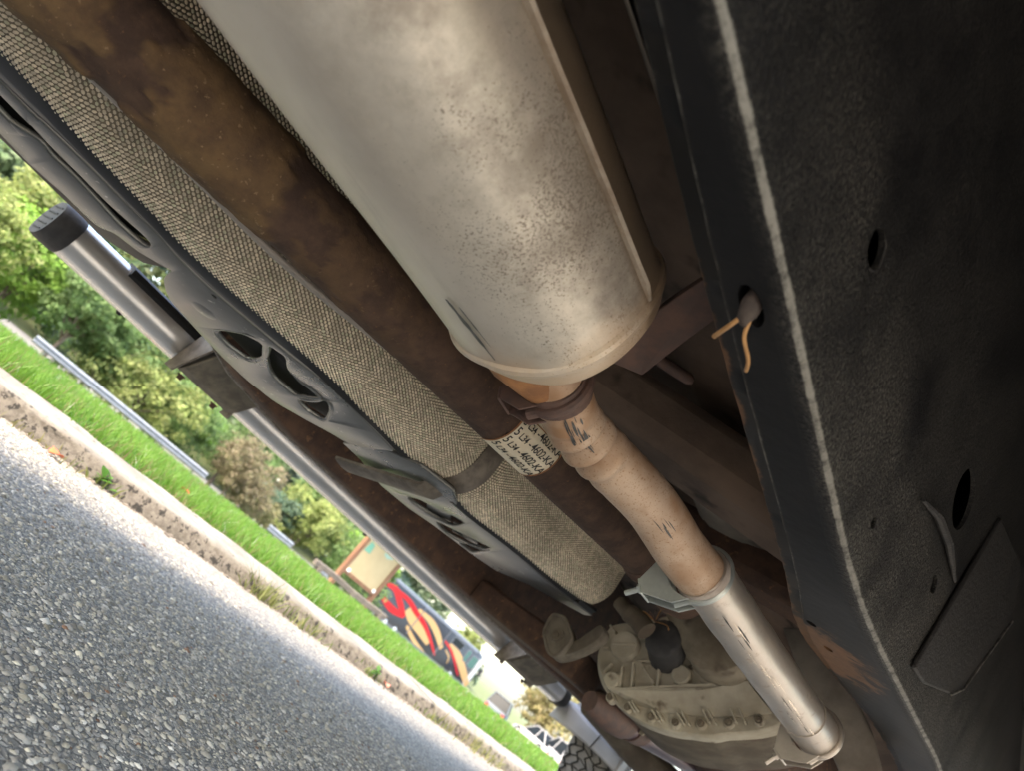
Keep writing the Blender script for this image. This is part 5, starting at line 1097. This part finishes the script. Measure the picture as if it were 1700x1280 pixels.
def tree_proto(seed, H_, lobes, n_cl, n_leaf, leaf, trunk=.12):
    g = random.Random(seed); root = bpy.data.objects.new('tree', None); COL.objects.link(root)
    V, L, S, C = crown_mesh(seed, n_cl, n_leaf, lobes, leaf); adopt(mesh_np('crown', V, L, S, M_LEAF, cols=C), root)
    mb = MB(); mb.add(*tube(dense([(0, 0, -.2), (g.uniform(-.1, .1), g.uniform(-.1, .1), H_*.3), (g.uniform(-.2, .2), g.uniform(-.2, .2), H_*.75)], 5), [trunk*(1-.07*i) for i in range(11)], 9))
    for lb in lobes: mb.add(*tube([(0, 0, H_*.25+g.uniform(0, H_*.2)), (lb[0]*.6, lb[1]*.6, lb[2]*.8), (lb[0], lb[1], lb[2])], [trunk*.5, trunk*.3, trunk*.08], 6))
    mb.build('trunk', M_BARK, root); return root
gl = random.Random(5)
def lob(H_, W_, n, base=.25):
    out = []
    for k in range(n):
        a = 6.28*k/n+gl.uniform(-.4, .4); z = H_*(base+(1-base)*gl.uniform(.15, .85)); r_ = W_*gl.uniform(.15, .55)*(1-.5*abs(z/H_-.5)); s = W_*gl.uniform(.3, .5)
        out.append((math.cos(a)*r_, math.sin(a)*r_, z, s, s, s*gl.uniform(.7, 1.0)))
    return out
PROTO = {'tall_a': tree_proto(1, 9, lob(9, 4.2, 9), 30, 34, .17, .2), 'tall_b': tree_proto(2, 8, lob(8, 3.8, 8), 30, 34, .18, .18), 'round': tree_proto(3, 5, lob(5, 3.2, 7, .15), 34, 36, .12, .12),
         'bush_a': tree_proto(4, 2.8, lob(2.8, 2.6, 7, .05), 30, 34, .085, .06), 'bush_b': tree_proto(5, 2.4, lob(2.4, 2.8, 7, .05), 30, 32, .08, .06)}
used = set()
def plant(kind, x, y, s, tint, label, name, cat, group=None, rz=None):
    p = PROTO[kind]
    if kind in used: o = copy_tree(p)
    else: o = p; used.add(kind)
    o.name = name; o.location = (x, y, prof_z(x, y)-.05); o.scale = (s, s, s); o.rotation_euler.z = gl.uniform(0, 6.28) if rz is None else rz
    for ch in o.children: ch.color = (*tint, 1)
    tag(o, label, cat, group); return o
DG, MG, YG, LG, BR, BG = (.085, .125, .065), (.115, .18, .07), (.19, .225, .08), (.165, .28, .06), (.175, .15, .095), (.09, .14, .10)
near = [
 ('round', -32.5, 10.0, .95, MG, 'dense mid-green rounded tree standing left of the longest guard rail stretch', 'round_tree', 'tree'),
 ('bush_a', -33, 4.5, 1.3, YG, 'yellow-green bush at the left edge below the step end', 'bush', 'bush'),
 ('tall_b', -36, 6.5, .75, YG, 'yellow-green tree behind the step end cap', 'leafy_tree', 'tree'),
 ('bush_b', -33, 14.2, 1.35, YG, 'olive-yellow bush right behind the longest guard rail stretch', 'bush', 'bush'),
 ('round', -36, 17.8, .85, LG, 'bright lime-green tree just right of the olive-yellow bush above the guard rail', 'round_tree', 'tree'),
 ('bush_a', -31.2, 19.3, 1.0, BR, 'dry pinkish-brown bush at the end of the longest guard rail stretch', 'bush', 'bush'),
 ('bush_b', -32.2, 21.2, .85, (.2, .19, .1), 'half-dry olive bush tucked against the pinkish-brown bush', 'bush', 'bush'),
 ('round', -34, 24.0, .62, BG, 'small dark blue-green round tree behind the short guard rail', 'round_tree', 'tree'),
 ('tall_a', -38, 22.5, .7, MG, 'mid-green tree above the small dark blue-green tree', 'leafy_tree', 'tree'),
 ('tall_b', -37, 28.5, .75, MG, 'mid-green leafy tree directly left of the notice board', 'leafy_tree', 'tree'),
 ('round', -35, 32.0, .95, LG, 'light green tree behind the notice board', 'round_tree', 'tree'),
 ('tall_a', -44, 41, .62, MG, 'green tree rising behind the rear of the motor coach', 'leafy_tree', 'tree'),
 ('round', -46, 50, .9, BG, 'grey-green tree behind the front of the motor coach', 'round_tree', 'tree'),
 ('tall_b', -46, 60, .62, YG, 'pale tree beyond the front of the motor coach', 'leafy_tree', 'tree'),
 ('bush_a', -28.5, 48.6, 1.6, (.19, .165, .08), 'big brownish-green bush behind the white cars', 'bush', 'bush'),
 ('bush_b', -32.4, 1.5, 1.5, MG, 'mid-green bush at the left edge nearest the step end cap', 'bush', 'bush'),
 ('bush_a', -34.5, 8.0, 1.5, LG, 'light green bush beside the dense rounded tree on its left', 'bush', 'bush'),
 ('bush_a', -34, 12.4, 1.3, MG, 'mid-green bush beside the dense rounded tree on its right', 'bush', 'bush'),
 ('bush_b', -35, 16.3, 1.5, MG, 'mid-green bush at the foot of the bright lime-green tree', 'bush', 'bush'),
 ('bush_a', -33.5, 26.2, 1.2, YG, 'yellow-green bush between the dark round tree and the notice board', 'bush', 'bush'),
 ('bush_b', -33.2, 29.8, 1.3, MG, 'mid-green bush hidden behind the left post of the notice board', 'bush', 'bush'),
]
for a in near: plant(*a, group='trees and bushes beyond the road')
# the wooded slope far behind, one mass of crowns
Vs, Ls, Cs, ofs = [], [], [], 0
haze_tints = [(.10, .14, .085), (.12, .17, .09), (.11, .155, .125), (.10, .15, .13), (.14, .19, .10), (.18, .21, .10), (.11, .16, .11)]; w_src = [crown_mesh(20+q, 26, 16, lob(9, 4.6, 8, .1), .26) for q in range(4)]  # tints mixed pale and bluish, distance haze put into the leaf colour
for row, x in enumerate((-51, -58, -68, -82, -98)):
    for y in np.arange(-10+row*1.7, 58-row*2, 5.0+row*.8):
        V, L, S, C = gl.choice(w_src); s = gl.uniform(.85, 1.25)+row*.12; a = gl.uniform(0, 6.28); ca, sa = math.cos(a)*s, math.sin(a)*s; px_, py_ = x+gl.uniform(-2, 2), y+gl.uniform(-1.5, 1.5)
        Vs.append(np.stack([px_+V[:, 0]*ca-V[:, 1]*sa, py_+V[:, 0]*sa+V[:, 1]*ca, prof_z(px_, py_)-.3+V[:, 2]*s], 1)); Ls.append(L+ofs); Cs.append(C*np.array(gl.choice(haze_tints))); ofs += len(V)
for px_, py_, s in ((-58, 62, .5), (-60, 70, .55), (-66, 66, .6), (-62, 82, .5), (-70, 90, .6), (-52, 71, .42), (-75, 78, .7)):
    V, L, S, C = gl.choice(w_src); Vs.append(np.stack([px_+V[:, 0]*s, py_+V[:, 1]*s, prof_z(px_, py_)-.3+V[:, 2]*s], 1)); Ls.append(L+ofs); Cs.append(C*np.array(gl.choice(haze_tints))); ofs += len(V)
L = np.concatenate(Ls)
tag(mesh_np('woodland', np.concatenate(Vs), L, np.arange(0, len(L), 3), attr_mat('wood_leaf', .6, trans=.55, spec=.3), cols=np.concatenate(Cs)), 'dense green woodland covering the slope behind the road', 'woods', kind='stuff')
